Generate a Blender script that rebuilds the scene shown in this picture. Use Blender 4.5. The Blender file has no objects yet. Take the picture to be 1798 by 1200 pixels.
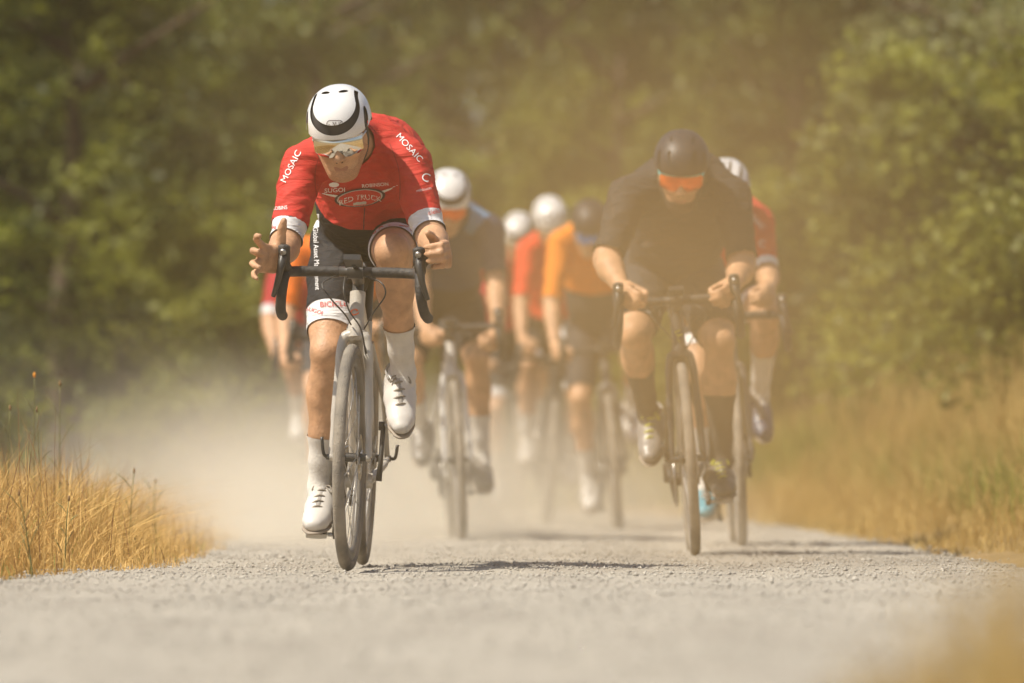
import bpy, math, random
import numpy as np
from mathutils import Matrix, Vector
from mathutils.bvhtree import BVHTree
R = math.radians
rnd = random.Random(7)
rng = np.random.default_rng(11)
scene = bpy.context.scene
C = scene.collection

# ------------------------------------------------------------------ camera, world, sun, exposure
FPX = 1798 / 36 * 200.0            # focal length in photograph pixels
HOR = 819.0                        # horizon row
CAMH = 0.32
TILT = math.atan((HOR - 600) / FPX)
cam_d = bpy.data.cameras.new('camera')
cam_d.lens = 200; cam_d.sensor_width = 36; cam_d.clip_start = 0.1; cam_d.clip_end = 3000
cam_d.dof.use_dof = True; cam_d.dof.focus_distance = 17.35; cam_d.dof.aperture_fstop = 2.8
cam = bpy.data.objects.new('camera', cam_d); C.objects.link(cam)
cam.location = (0, 0, CAMH); cam.rotation_euler = (R(90) + TILT, 0, 0)
scene.camera = cam

SUN_EL = R(55); SUN_AZ = Vector((-0.90, -0.43, 0)).normalized()
sun_dir = Vector((SUN_AZ.x * math.cos(SUN_EL), SUN_AZ.y * math.cos(SUN_EL), math.sin(SUN_EL)))
world = bpy.data.worlds.new('World'); scene.world = world; world.use_nodes = True
wn = world.node_tree
sky = wn.nodes.new('ShaderNodeTexSky'); sky.sky_type = 'NISHITA'; sky.sun_disc = False
sky.sun_elevation = SUN_EL; sky.sun_rotation = math.atan2(SUN_AZ.x, SUN_AZ.y); sky.dust_density = 2.5; sky.air_density = 1.0
wn.links.new(sky.outputs[0], wn.nodes['Background'].inputs[0])
wn.nodes['Background'].inputs[1].default_value = 0.10
sun_d = bpy.data.lights.new('sun', 'SUN'); sun_d.energy = 5.0; sun_d.angle = R(0.53); sun_d.color = (1.0, 0.93, 0.80)
sun = bpy.data.objects.new('sun', sun_d); C.objects.link(sun)
sun.rotation_euler = sun_dir.to_track_quat('Z', 'Y').to_euler()
vs = scene.view_settings
vs.view_transform = 'Standard'; vs.look = 'None'; vs.exposure = 0.30; vs.gamma = 1.0; vs.use_curve_mapping = False
cy = scene.cycles
cy.use_denoising = True
try: cy.denoiser = 'OPENIMAGEDENOISE'
except Exception: pass
cy.max_bounces = 5; cy.diffuse_bounces = 3; cy.glossy_bounces = 2; cy.transmission_bounces = 3
cy.volume_bounces = 1; cy.transparent_max_bounces = 8
cy.use_adaptive_sampling = True; cy.adaptive_threshold = 0.03
cy.volume_step_rate = 1.6; cy.volume_max_steps = 64
cy.caustics_reflective = False; cy.caustics_refractive = False; cy.sample_clamp_indirect = 4.0

def W(px, py, D):
    """photograph pixel + distance along the road -> world point"""
    u = (px - 899) / FPX; v = (600 - py) / FPX
    d = Vector((u, math.cos(TILT) - v * math.sin(TILT), math.sin(TILT) + v * math.cos(TILT)))
    t = D / d.y
    return Vector((0, 0, CAMH)) + d * t

# ------------------------------------------------------------------ materials
def nd(nt, typ, **kw):
    n = nt.nodes.new(typ)
    for k, v in kw.items(): setattr(n, k, v)
    return n
def mat(name, col, rough=0.6, metal=0.0, var=0.15, scale=18.0, bump=0.0, bscale=60.0, dust=0.0, spec=0.5, coat=0.0, stretch=None, sub=0.0, folds=0.0):
    m = bpy.data.materials.new(name); m.use_nodes = True
    nt = m.node_tree; b = nt.nodes['Principled BSDF']
    b.inputs['Roughness'].default_value = rough; b.inputs['Metallic'].default_value = metal
    b.inputs['Specular IOR Level'].default_value = spec
    if coat: b.inputs['Coat Weight'].default_value = coat; b.inputs['Coat Roughness'].default_value = 0.12
    if sub:
        b.inputs['Subsurface Weight'].default_value = sub; b.inputs['Subsurface Radius'].default_value = (0.02, 0.008, 0.004)
    tc = nd(nt, 'ShaderNodeTexCoord')
    src = tc.outputs['Object']
    if stretch:
        mp = nd(nt, 'ShaderNodeMapping'); mp.inputs['Scale'].default_value = stretch
        nt.links.new(src, mp.inputs[0]); src = mp.outputs[0]
    n = nd(nt, 'ShaderNodeTexNoise'); n.inputs['Scale'].default_value = scale; n.inputs['Detail'].default_value = 5
    nt.links.new(src, n.inputs['Vector'])
    r = nd(nt, 'ShaderNodeValToRGB')
    r.color_ramp.elements[0].position = 0.3; r.color_ramp.elements[1].position = 0.7
    r.color_ramp.elements[0].color = [max(0, c * (1 - var)) for c in col] + [1]
    r.color_ramp.elements[1].color = [min(1, c * (1 + var)) for c in col] + [1]
    nt.links.new(n.outputs[0], r.inputs[0])
    out = r.outputs[0]
    if dust:
        n2 = nd(nt, 'ShaderNodeTexNoise'); n2.inputs['Scale'].default_value = 9; n2.inputs['Detail'].default_value = 6
        nt.links.new(tc.outputs['Object'], n2.inputs['Vector'])
        mr = nd(nt, 'ShaderNodeMapRange'); mr.inputs[1].default_value = 0.3; mr.inputs[2].default_value = 0.75
        mr.inputs[3].default_value = dust * 0.4; mr.inputs[4].default_value = min(1, dust * 1.4)
        nt.links.new(n2.outputs[0], mr.inputs[0])
        mx = nd(nt, 'ShaderNodeMix', data_type='RGBA')
        nt.links.new(mr.outputs[0], mx.inputs[0]); nt.links.new(out, mx.inputs[6]); mx.inputs[7].default_value = (0.42, 0.36, 0.28, 1)
        out = mx.outputs[2]
    nt.links.new(out, b.inputs['Base Color'])
    if bump:
        bn = nd(nt, 'ShaderNodeTexNoise'); bn.inputs['Scale'].default_value = bscale; bn.inputs['Detail'].default_value = 4
        nt.links.new(src, bn.inputs['Vector'])
        bp = nd(nt, 'ShaderNodeBump'); bp.inputs['Strength'].default_value = bump; bp.inputs['Distance'].default_value = 0.01
        nt.links.new(bn.outputs[0], bp.inputs['Height']); nt.links.new(bp.outputs[0], b.inputs['Normal'])
        if folds:      # soft creases running across the cloth
            wv = nd(nt, 'ShaderNodeTexNoise'); wv.inputs['Scale'].default_value = 13; wv.inputs['Detail'].default_value = 3; wv.inputs['Distortion'].default_value = 1.2
            m2 = nd(nt, 'ShaderNodeMapping'); m2.inputs['Scale'].default_value = (.35, .8, 1.6); m2.inputs['Rotation'].default_value = (.2, .35, .1)
            nt.links.new(tc.outputs['Object'], m2.inputs[0]); nt.links.new(m2.outputs[0], wv.inputs['Vector'])
            b2 = nd(nt, 'ShaderNodeBump'); b2.inputs['Strength'].default_value = folds; b2.inputs['Distance'].default_value = .03
            nt.links.new(wv.outputs[0], b2.inputs['Height']); nt.links.new(bp.outputs[0], b2.inputs['Normal']); nt.links.new(b2.outputs[0], b.inputs['Normal'])
    return m
def leafmat(name, c1, c2, trans=0.35, rough=0.5, spec=0.4, clump=0):
    m = bpy.data.materials.new(name); m.use_nodes = True
    nt = m.node_tree; b = nt.nodes['Principled BSDF']; b.inputs['Roughness'].default_value = rough
    b.inputs['Specular IOR Level'].default_value = spec
    g = nd(nt, 'ShaderNodeNewGeometry')
    r = nd(nt, 'ShaderNodeValToRGB'); r.color_ramp.elements[0].color = list(c1) + [1]; r.color_ramp.elements[1].color = list(c2) + [1]
    if clump:      # younger, yellower sprays among older leaves
        tc = nd(nt, 'ShaderNodeTexCoord'); n = nd(nt, 'ShaderNodeTexNoise'); n.inputs['Scale'].default_value = clump; n.inputs['Detail'].default_value = 2
        nt.links.new(tc.outputs['Object'], n.inputs['Vector'])
        mr = nd(nt, 'ShaderNodeMapRange'); mr.inputs[1].default_value = .36; mr.inputs[2].default_value = .64; mr.inputs[3].default_value = -.25; mr.inputs[4].default_value = .85
        nt.links.new(n.outputs[0], mr.inputs[0])
        ad = nd(nt, 'ShaderNodeMath', operation='MULTIPLY_ADD'); ad.inputs[1].default_value = .45
        nt.links.new(g.outputs['Random Per Island'], ad.inputs[0]); nt.links.new(mr.outputs[0], ad.inputs[2]); nt.links.new(ad.outputs[0], r.inputs[0])
    else: nt.links.new(g.outputs['Random Per Island'], r.inputs[0])
    nt.links.new(r.outputs[0], b.inputs['Base Color'])
    t = nd(nt, 'ShaderNodeBsdfTranslucent'); nt.links.new(r.outputs[0], t.inputs[0])
    mx = nd(nt, 'ShaderNodeMixShader'); mx.inputs[0].default_value = trans
    nt.links.new(b.outputs[0], mx.inputs[1]); nt.links.new(t.outputs[0], mx.inputs[2])
    nt.links.new(mx.outputs[0], nt.nodes['Material Output'].inputs[0])
    return m

M = {}
M['skin'] = mat('skin', (0.50, 0.285, 0.16), 0.52, var=0.22, scale=22, bump=0.25, bscale=110, spec=0.4)
M['skin_pale'] = mat('skin_pale', (0.52, 0.29, 0.17), 0.5, var=0.14, scale=14, spec=0.4)
M['lips'] = mat('lips', (0.38, 0.17, 0.10), 0.5, var=0.1)
M['beard'] = mat('beard', (0.06, 0.032, 0.015), 0.8, var=0.4, scale=220, bump=0.6, bscale=350)
M['stubble'] = mat('stubble', (0.43, 0.22, 0.115), 0.6, var=0.18, scale=260)
M['hair'] = mat('hair', (0.10, 0.05, 0.02), 0.7, var=0.4, scale=150, bump=0.5, bscale=260)
def cloth(n, c, **k): return mat(n, c, k.pop('rough', 0.72), var=k.pop('var', 0.10), scale=30, bump=k.pop('bump', 0.35), bscale=26, spec=0.25, stretch=(1, 1, 2.2), folds=k.pop('folds', 0.55), **k)
M['red'] = cloth('red_jersey', (0.50, 0.042, 0.030))
M['darkred'] = cloth('dark_red_jersey', (0.36, 0.025, 0.03))
M['redorange'] = cloth('scarlet_jersey', (0.66, 0.05, 0.015))
M['orange'] = cloth('orange_jersey', (0.75, 0.22, 0.015))
M['orangered'] = cloth('orange_red_jersey', (0.72, 0.15, 0.012))
M['white'] = cloth('white_cloth', (0.68, 0.67, 0.66))
M['black'] = cloth('black_cloth', (0.020, 0.019, 0.020))
M['blackj'] = cloth('black_jersey', (0.032, 0.029, 0.028))
M['navy'] = cloth('navy_jersey', (0.030, 0.042, 0.080))
M['blue'] = cloth('blue_yoke', (0.09, 0.20, 0.33))
M['darkgrey'] = cloth('dark_grey_shorts', (0.045, 0.043, 0.045))
M['sockw'] = mat('white_sock', (0.66, 0.63, 0.58), 0.85, var=0.06, scale=40, bump=0.3, bscale=160, dust=0.22)
M['sockb'] = mat('black_sock', (0.03, 0.026, 0.024), 0.85, var=0.1, dust=0.1)
M['shoew'] = mat('white_shoe', (0.66, 0.63, 0.59), 0.45, var=0.06, dust=0.26)
M['shoeb'] = mat('dark_shoe', (0.05, 0.045, 0.045), 0.4, var=0.1, dust=0.25)
M['shoet'] = mat('teal_shoe', (0.05, 0.28, 0.36), 0.4, var=0.1, dust=0.1)
M['shoen'] = mat('navy_teal_shoe', (0.03, 0.04, 0.09), 0.4, var=0.1, dust=0.1)
M['shoeg'] = mat('grey_toed_shoe', (0.22, 0.21, 0.20), 0.35, var=0.1, dust=0.2)
M['sole'] = mat('shoe_sole', (0.25, 0.20, 0.16), 0.6, dust=0.4)
M['lace'] = mat('lace', (0.26, 0.23, 0.19), 0.8, dust=0.2)
M['tongue'] = mat('shoe_tongue', (0.33, 0.31, 0.29), 0.8, var=0.2, dust=0.15)
M['lacey'] = mat('yellow_lace', (0.55, 0.55, 0.05), 0.8)
M['helmw'] = mat('white_helmet', (0.70, 0.69, 0.67), 0.25, var=0.04, coat=0.4, dust=0.06)
M['helmb'] = mat('black_helmet', (0.026, 0.022, 0.024), 0.5, var=0.08)
M['liner'] = mat('helmet_liner', (0.045, 0.04, 0.038), 0.6)
M['lensm'] = mat('mirror_lens', (0.75, 0.73, 0.68), 0.06, metal=1.0, var=0.05)
M['lenso'] = mat('orange_lens', (0.95, 0.16, 0.02), 0.16, metal=0.55, var=0.25, scale=22)
M['lensb'] = mat('blue_lens', (0.05, 0.25, 0.75), 0.16, metal=0.55, var=0.2, scale=22)
M['framew'] = mat('white_glasses_frame', (0.7, 0.68, 0.64), 0.3)
M['framet'] = mat('teal_glasses_frame', (0.10, 0.62, 0.60), 0.3)
M['frameb'] = mat('black_glasses_frame', (0.02, 0.02, 0.02), 0.3)
M['print_w'] = mat('white_print', (0.80, 0.78, 0.76), 0.7, var=0.03)
M['print_r'] = mat('red_print', (0.60, 0.05, 0.035), 0.7, var=0.05)
M['print_d'] = mat('dark_print', (0.06, 0.03, 0.03), 0.7, var=0.05)
M['print_s'] = mat('seam_thread', (0.30, 0.025, 0.018), 0.8, var=0.1)
M['print_g'] = mat('grey_print', (0.55, 0.52, 0.5), 0.7, var=0.05)
M['print_o'] = mat('orange_print', (0.80, 0.16, 0.04), 0.5, var=0.05)
M['print_y'] = mat('yellow_print', (0.65, 0.68, 0.05), 0.5, var=0.05)
M['rubber'] = mat('dusty_tyre', (0.06, 0.055, 0.05), 0.85, var=0.3, scale=30, dust=0.62, bump=0.5, bscale=220)
M['rim'] = mat('carbon_rim', (0.045, 0.042, 0.04), 0.45, dust=0.35)
M['spoke'] = mat('steel_spoke', (0.5, 0.48, 0.45), 0.35, metal=0.8, dust=0.2)
M['metal'] = mat('alloy', (0.45, 0.44, 0.42), 0.35, metal=0.9, dust=0.25)
M['blackp'] = mat('black_part', (0.022, 0.021, 0.02), 0.4, dust=0.10)
M['tape'] = mat('bar_tape', (0.028, 0.025, 0.023), 0.65, bump=0.4, bscale=90, dust=0.06)
M['saddle'] = mat('saddle_black', (0.02, 0.02, 0.02), 0.5)
M['f_grey'] = mat('sand_grey_frame', (0.46, 0.42, 0.36), 0.38, var=0.05, dust=0.15)
M['f_dark'] = mat('charcoal_frame', (0.10, 0.095, 0.09), 0.4, dust=0.15)
M['f_white'] = mat('silver_white_frame', (0.68, 0.66, 0.62), 0.3, var=0.05, dust=0.1)
M['f_black'] = mat('black_frame', (0.025, 0.024, 0.025), 0.35, dust=0.12)
M['f_red'] = mat('red_frame', (0.45, 0.03, 0.02), 0.35, dust=0.12)

# ------------------------------------------------------------------ mesh helpers
def mesh_np(name, verts, faces, smooth=True):
    """verts (N,3), faces list of arrays of equal-width index arrays"""
    verts = np.asarray(verts, dtype=np.float32)
    if not isinstance(faces, (list, tuple)): faces = [faces]
    faces = [np.asarray(f, dtype=np.int32) for f in faces if len(f)]
    me = bpy.data.meshes.new(name)
    me.vertices.add(len(verts)); me.vertices.foreach_set('co', verts.ravel())
    loops = np.concatenate([f.ravel() for f in faces]) if faces else np.zeros(0, np.int32)
    tot = np.concatenate([np.full(len(f), f.shape[1], np.int32) for f in faces]) if faces else np.zeros(0, np.int32)
    st = np.concatenate([[0], np.cumsum(tot)[:-1]]).astype(np.int32) if len(tot) else tot
    me.loops.add(len(loops)); me.loops.foreach_set('vertex_index', loops)
    me.polygons.add(len(tot)); me.polygons.foreach_set('loop_start', st)
    try: me.polygons.foreach_set('loop_total', tot)
    except Exception: pass
    me.update(calc_edges=True)
    if smooth: me.polygons.foreach_set('use_smooth', np.ones(len(tot), bool))
    me.validate()
    return me
def link(name, me, material=None, parent=None, mtx=None, **props):
    o = bpy.data.objects.new(name, me); C.objects.link(o)
    if parent is not None: o.parent = parent
    if mtx is not None: o.matrix_local = mtx
    if material is not None and me is not None:
        if len(me.materials) == 0: me.materials.append(None)
        o.material_slots[0].link = 'OBJECT'; o.material_slots[0].material = material
    for k, v in props.items(): o[k] = v
    return o
def empty(name, loc, label, cat, group=None, mtx=None):
    o = bpy.data.objects.new(name, None); C.objects.link(o)
    if mtx is not None: o.matrix_world = mtx
    else: o.location = loc
    o['label'] = label; o['category'] = cat
    if group: o['group'] = group
    o.empty_display_size = 0.1
    return o

class MB:
    def __init__(s): s.v = []; s.f = []
    def add(s, v, f):
        o = len(s.v); s.v += [tuple(p) for p in v]; s.f += [tuple(i + o for i in q) for q in f]
    def tube(s, pts, r, n=10, closed=False, flat=None, cap=True):
        pts = [Vector(p) for p in pts]; m = len(pts)
        rs = list(r) if isinstance(r, (list, tuple)) else [r] * m
        v = []; prev = None
        for i, p in enumerate(pts):
            if closed: t = pts[(i + 1) % m] - pts[i - 1]
            else: t = pts[min(i + 1, m - 1)] - pts[max(i - 1, 0)]
            t.normalize()
            if prev is None:
                a = Vector((1, 0, 0)) if abs(t.x) < 0.8 else Vector((0, 0, 1))
                a = (a - t * a.dot(t)).normalized()
            else:
                a = (prev - t * prev.dot(t)).normalized()
            prev = a; b = t.cross(a)
            fl = flat if flat else 1.0
            for k in range(n):
                th = 2 * math.pi * k / n
                v.append(p + a * (math.cos(th) * rs[i] * fl) + b * (math.sin(th) * rs[i]))
        f = []
        for i in range(m if closed else m - 1):
            for k in range(n):
                a0 = i * n + k; a1 = i * n + (k + 1) % n; j = ((i + 1) % m) * n
                f.append((a0, a1, j + (k + 1) % n, j + k))
        if not closed and cap:
            f.append(tuple(range(n - 1, -1, -1))); f.append(tuple((m - 1) * n + k for k in range(n)))
        s.add(v, f); return s
    def ring(s, prof, n=64, axis='x', c=(0, 0, 0)):
        """closed profile of (r, x) swept about the x axis"""
        m = len(prof); v = []; f = []
        for i in range(n):
            a = 2 * math.pi * i / n
            for (r, x) in prof: v.append((c[0] + x, c[1] + r * math.cos(a), c[2] + r * math.sin(a)))
        for i in range(n):
            for k in range(m):
                f.append((i * m + k, i * m + (k + 1) % m, ((i + 1) % n) * m + (k + 1) % m, ((i + 1) % n) * m + k))
        s.add(v, f); return s
    def box(s, c, size, mtx=None):
        v = []; 
        for sx in (-1, 1):
            for sy in (-1, 1):
                for sz in (-1, 1):
                    p = Vector((sx * size[0] / 2, sy * size[1] / 2, sz * size[2] / 2))
                    if mtx is not None: p = mtx @ p
                    v.append(Vector(c) + p)
        s.add(v, [(0, 1, 3, 2), (4, 6, 7, 5), (0, 4, 5, 1), (2, 3, 7, 6), (0, 2, 6, 4), (1, 5, 7, 3)]); return s
    def mesh(s, name, smooth=True, auto=None):
        me = bpy.data.meshes.new(name); me.from_pydata(s.v, [], s.f); me.update()
        if smooth: me.polygons.foreach_set('use_smooth', np.ones(len(me.polygons), bool))
        if auto is not None:
            me.set_sharp_from_angle(angle=auto)
        return me

def smooth_path(pts, n=6):
    """Catmull-Rom through the points"""
    P = [Vector(p) for p in pts]; P = [P[0] * 2 - P[1]] + P + [P[-1] * 2 - P[-2]]
    out = []
    for i in range(1, len(P) - 2):
        for k in range(n):
            t = k / n; a, b, c, d = P[i - 1], P[i], P[i + 1], P[i + 2]
            out.append(0.5 * ((2 * b) + (c - a) * t + (2 * a - 5 * b + 4 * c - d) * t * t + (3 * b - a - 3 * c + d) * t ** 3))
    out.append(P[-2]); return out

# ------------------------------------------------------------------ implicit bodies -> one continuous mesh
class SDF:
    def __init__(s): s.p = []
    def cone(s, a, b, ra, rb, tag, k=0.02, sx=1.0, lat=None):
        s.p.append(dict(t=0, a=np.array(a, float), b=np.array(b, float), ra=ra, rb=rb, tag=tag, k=k, sx=sx, lat=None if lat is None else np.array(lat, float)))
    def chain(s, pts, rs, tag, k=0.02, **kw):
        for i in range(len(pts) - 1): s.cone(pts[i], pts[i + 1], rs[i], rs[i + 1], tag, k, **kw)
    def ell(s, c, r, tag, k=0.02, frame=None):
        s.p.append(dict(t=1, c=np.array(c, float), r=np.array(r, float), tag=tag, k=k, F=np.eye(3) if frame is None else np.array(frame, float)))
    def bbox(s, q):
        if q['t'] == 0:
            e = max(q['ra'], q['rb']) * max(1, q['sx'])
            return np.minimum(q['a'], q['b']) - e, np.maximum(q['a'], q['b']) + e
        e = q['r'].max(); return q['c'] - e, q['c'] + e
    @staticmethod
    def ev(q, P):
        if q['t'] == 0:
            a, b = q['a'], q['b']; ab = b - a; L2 = ab @ ab + 1e-12
            if q['sx'] != 1.0 and q['lat'] is not None:
                u = ab / math.sqrt(L2); l = q['lat'] - u * (u @ q['lat']); l /= np.linalg.norm(l)
                d0 = P - a; x = d0 @ l
                t = np.clip((d0 @ ab) / L2, 0, 1)
                e = d0 - t[..., None] * ab
                xl = e @ l
                e2 = (e * e).sum(-1) - xl * xl + (xl / q['sx']) ** 2
                return np.sqrt(np.maximum(e2, 1e-12)) - (q['ra'] + (q['rb'] - q['ra']) * t)
            d0 = P - a; t = np.clip((d0 @ ab) / L2, 0, 1)
            e = d0 - t[..., None] * ab
            return np.sqrt((e * e).sum(-1)) - (q['ra'] + (q['rb'] - q['ra']) * t)
        l = (P - q['c']) @ q['F'].T
        k0 = np.sqrt(((l / q['r']) ** 2).sum(-1)) + 1e-9; k1 = np.sqrt(((l / q['r'] ** 2) ** 2).sum(-1)) + 1e-9
        return k0 * (k0 - 1) / k1
    def build(s, h, clip=None, smooth=2):
        lo = np.min([s.bbox(q)[0] for q in s.p], 0) - 4 * h; hi = np.max([s.bbox(q)[1] for q in s.p], 0) + 4 * h
        n = np.ceil((hi - lo) / h).astype(int) + 1
        G = np.ones(n, np.float32)
        for q in s.p:
            a, b = s.bbox(q); m = q['k'] + 2.5 * h
            i0 = np.maximum(np.floor((a - m - lo) / h).astype(int), 0); i1 = np.minimum(np.ceil((b + m - lo) / h).astype(int) + 1, n)
            ax = [lo[d] + h * np.arange(i0[d], i1[d]) for d in range(3)]
            P = np.stack(np.meshgrid(*ax, indexing='ij'), -1)
            d = s.ev(q, P).astype(np.float32)
            sl = tuple(slice(i0[d_], i1[d_]) for d_ in range(3)); g = G[sl]
            hh = np.maximum(q['k'] - np.abs(g - d), 0) / q['k']
            G[sl] = np.minimum(g, d) - hh * hh * q['k'] * 0.25
        if clip is not None:
            ax = [lo[d] + h * np.arange(n[d]) for d in range(3)]
            P = np.stack(np.meshgrid(*ax, indexing='ij'), -1)
            G = np.maximum(G, clip(P).astype(np.float32))
        V, Q = surface_nets(G, lo, h)
        T = np.concatenate([Q[:, [0, 1, 2]], Q[:, [0, 2, 3]]])
        for _ in range(smooth):
            E = np.concatenate([T[:, [0, 1]], T[:, [1, 2]], T[:, [2, 0]]])
            acc = np.zeros_like(V); cnt = np.zeros(len(V))
            np.add.at(acc, E[:, 0], V[E[:, 1]]); np.add.at(cnt, E[:, 0], 1)
            np.add.at(acc, E[:, 1], V[E[:, 0]]); np.add.at(cnt, E[:, 1], 1)
            V = V * 0.5 + 0.5 * acc / np.maximum(cnt, 1)[:, None]
        return V, Q, T, normals(V, T)
    def field(s, V, tags):
        """>0 inside the region nearest to primitives with these tags"""
        di = np.full(len(V), 9.0); do = np.full(len(V), 9.0)
        for q in s.p:
            d = s.ev(q, V)
            if q['tag'] in tags: di = np.minimum(di, d)
            else: do = np.minimum(do, d)
        return do - di
def normals(V, T):
    fn = np.cross(V[T[:, 1]] - V[T[:, 0]], V[T[:, 2]] - V[T[:, 0]])
    N = np.zeros_like(V)
    for i in range(3): np.add.at(N, T[:, i], fn)
    return N / (np.linalg.norm(N, axis=1)[:, None] + 1e-12)
def surface_nets(G, lo, h):
    ins = G < 0; n = np.array(G.shape)
    cs = [c for c in np.ndindex(2, 2, 2)]
    cnt = np.zeros(n - 1, np.uint8)
    for c in cs: cnt += ins[c[0]:n[0] - 1 + c[0], c[1]:n[1] - 1 + c[1], c[2]:n[2] - 1 + c[2]]
    act = np.argwhere((cnt > 0) & (cnt < 8))
    idx = np.full(n - 1, -1, np.int64); idx[tuple(act.T)] = np.arange(len(act))
    acc = np.zeros((len(act), 3)); num = np.zeros(len(act))
    for c in cs:
        for ax in range(3):
            if c[ax]: continue
            c2 = list(c); c2[ax] = 1
            g0 = G[tuple((act + c).T)]; g1 = G[tuple((act + c2).T)]
            m = (g0 < 0) != (g1 < 0)
            t = np.where(m, g0 / np.where(m, g0 - g1, 1), 0)
            p = np.array(c, float) + np.zeros((len(act), 3)); p[:, ax] += t
            acc += np.where(m[:, None], p, 0); num += m
    V = lo + h * (act + acc / num[:, None])
    quads = []
    for ax in range(3):
        b, c = (ax + 1) % 3, (ax + 2) % 3
        s0 = [slice(None)] * 3; s1 = [slice(None)] * 3; s0[ax] = slice(0, -1); s1[ax] = slice(1, None)
        a0 = ins[tuple(s0)]; a1 = ins[tuple(s1)]
        e = np.argwhere(a0 != a1)
        e = e[(e[:, b] > 0) & (e[:, c] > 0) & (e[:, b] < n[b] - 1) & (e[:, c] < n[c] - 1)]
        db = np.zeros(3, int); db[b] = 1; dc = np.zeros(3, int); dc[c] = 1
        q = np.stack([idx[tuple((e - db - dc).T)], idx[tuple((e - dc).T)], idx[tuple(e.T)], idx[tuple((e - db).T)]], 1)
        fl = ~a0[tuple(e.T)]
        q[fl] = q[fl][:, ::-1]
        quads.append(q)
    return V, np.concatenate(quads)
def clip_tris(V, T, f, extra=None):
    """keep f > 0, cutting triangles cleanly along f = 0"""
    f = np.where(np.abs(f) < 1e-7, 1e-7, f)
    ins = f > 0; k = ins[T].sum(1)
    out = [T[k == 3]]
    newV = [V]; newE = [extra] if extra is not None else None
    base = len(V); 
    for cnt in (1, 2):
        S = T[k == cnt]
        if not len(S): continue
        m = ins[S] if cnt == 1 else ~ins[S]
        r = m.argmax(1); I = np.arange(len(S))
        a = S[I, r]; b = S[I, (r + 1) % 3]; c = S[I, (r + 2) % 3]
        def cut(i, j):
            t = f[i] / (f[i] - f[j]); return t
        tb = cut(a, b); tcc = cut(a, c)
        vb = V[a] + tb[:, None] * (V[b] - V[a]); vc = V[a] + tcc[:, None] * (V[c] - V[a])
        ib = base + np.arange(len(S)); ic = ib + len(S); base += 2 * len(S)
        newV += [vb, vc]
        if newE is not None:
            newE += [extra[a] + tb[:, None] * (extra[b] - extra[a]), extra[a] + tcc[:, None] * (extra[c] - extra[a])]
        if cnt == 1: out.append(np.stack([a, ib, ic], 1))
        else: out += [np.stack([ib, b, c], 1), np.stack([ib, c, ic], 1)]
    V2 = np.concatenate(newV); T2 = np.concatenate(out)
    E2 = np.concatenate(newE) if newE is not None else None
    used, inv = np.unique(T2, return_inverse=True)
    return V2[used], inv.reshape(-1, 3), (E2[used] if E2 is not None else None)

# ------------------------------------------------------------------ setting
def sstep(a, b, x): t = np.clip((x - a) / (b - a), 0, 1); return t * t * (3 - 2 * t)
def vnoise(x, y, s=1.0, seed=0):
    """cheap smooth value noise"""
    x = np.asarray(x, float) * s; y = np.asarray(y, float) * s
    xi = np.floor(x); yi = np.floor(y); fx = x - xi; fy = y - yi; fx = fx * fx * (3 - 2 * fx); fy = fy * fy * (3 - 2 * fy)
    def hsh(a, b): return np.modf(np.abs(np.sin(a * 127.1 + b * 311.7 + seed * 74.7) * 43758.5453))[0]
    return (hsh(xi, yi) * (1 - fx) + hsh(xi + 1, yi) * fx) * (1 - fy) + (hsh(xi, yi + 1) * (1 - fx) + hsh(xi + 1, yi + 1) * fx) * fy
def road_c(y):        # centre line: straight towards the camera, bending left far behind the riders
    y = np.asarray(y, float); return 0.08 - 0.010 * np.maximum(y - 30, 0) ** 2 * (y < 60) - (y >= 60) * (9 + .6 * (y - 60))
def bank(x, y):
    d = np.asarray(x, float) - road_c(y)
    return .16 * sstep(-1.5, -3.2, d) + .85 * sstep(np.interp(y, [20, 33], [1.5, 1.25]), 3.8, d) * (1 - .75 * sstep(34, 43, y)) + .5 * sstep(6, 30, np.abs(d)) * (vnoise(x, y, .05) - .3)
def ground_z(x, y):
    return float(bank(x, y)) + .004
def grid_mesh(name, xs, ys, zf, smooth=True):
    Xg, Yg = np.meshgrid(xs, ys, indexing='ij'); Z = zf(Xg, Yg)
    V = np.stack([Xg, Yg, Z], -1).reshape(-1, 3); I = np.arange(len(xs) * len(ys)).reshape(len(xs), len(ys))
    F = np.stack([I[:-1, :-1], I[1:, :-1], I[1:, 1:], I[:-1, 1:]], -1).reshape(-1, 4)
    return mesh_np(name, V, F, smooth)
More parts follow.
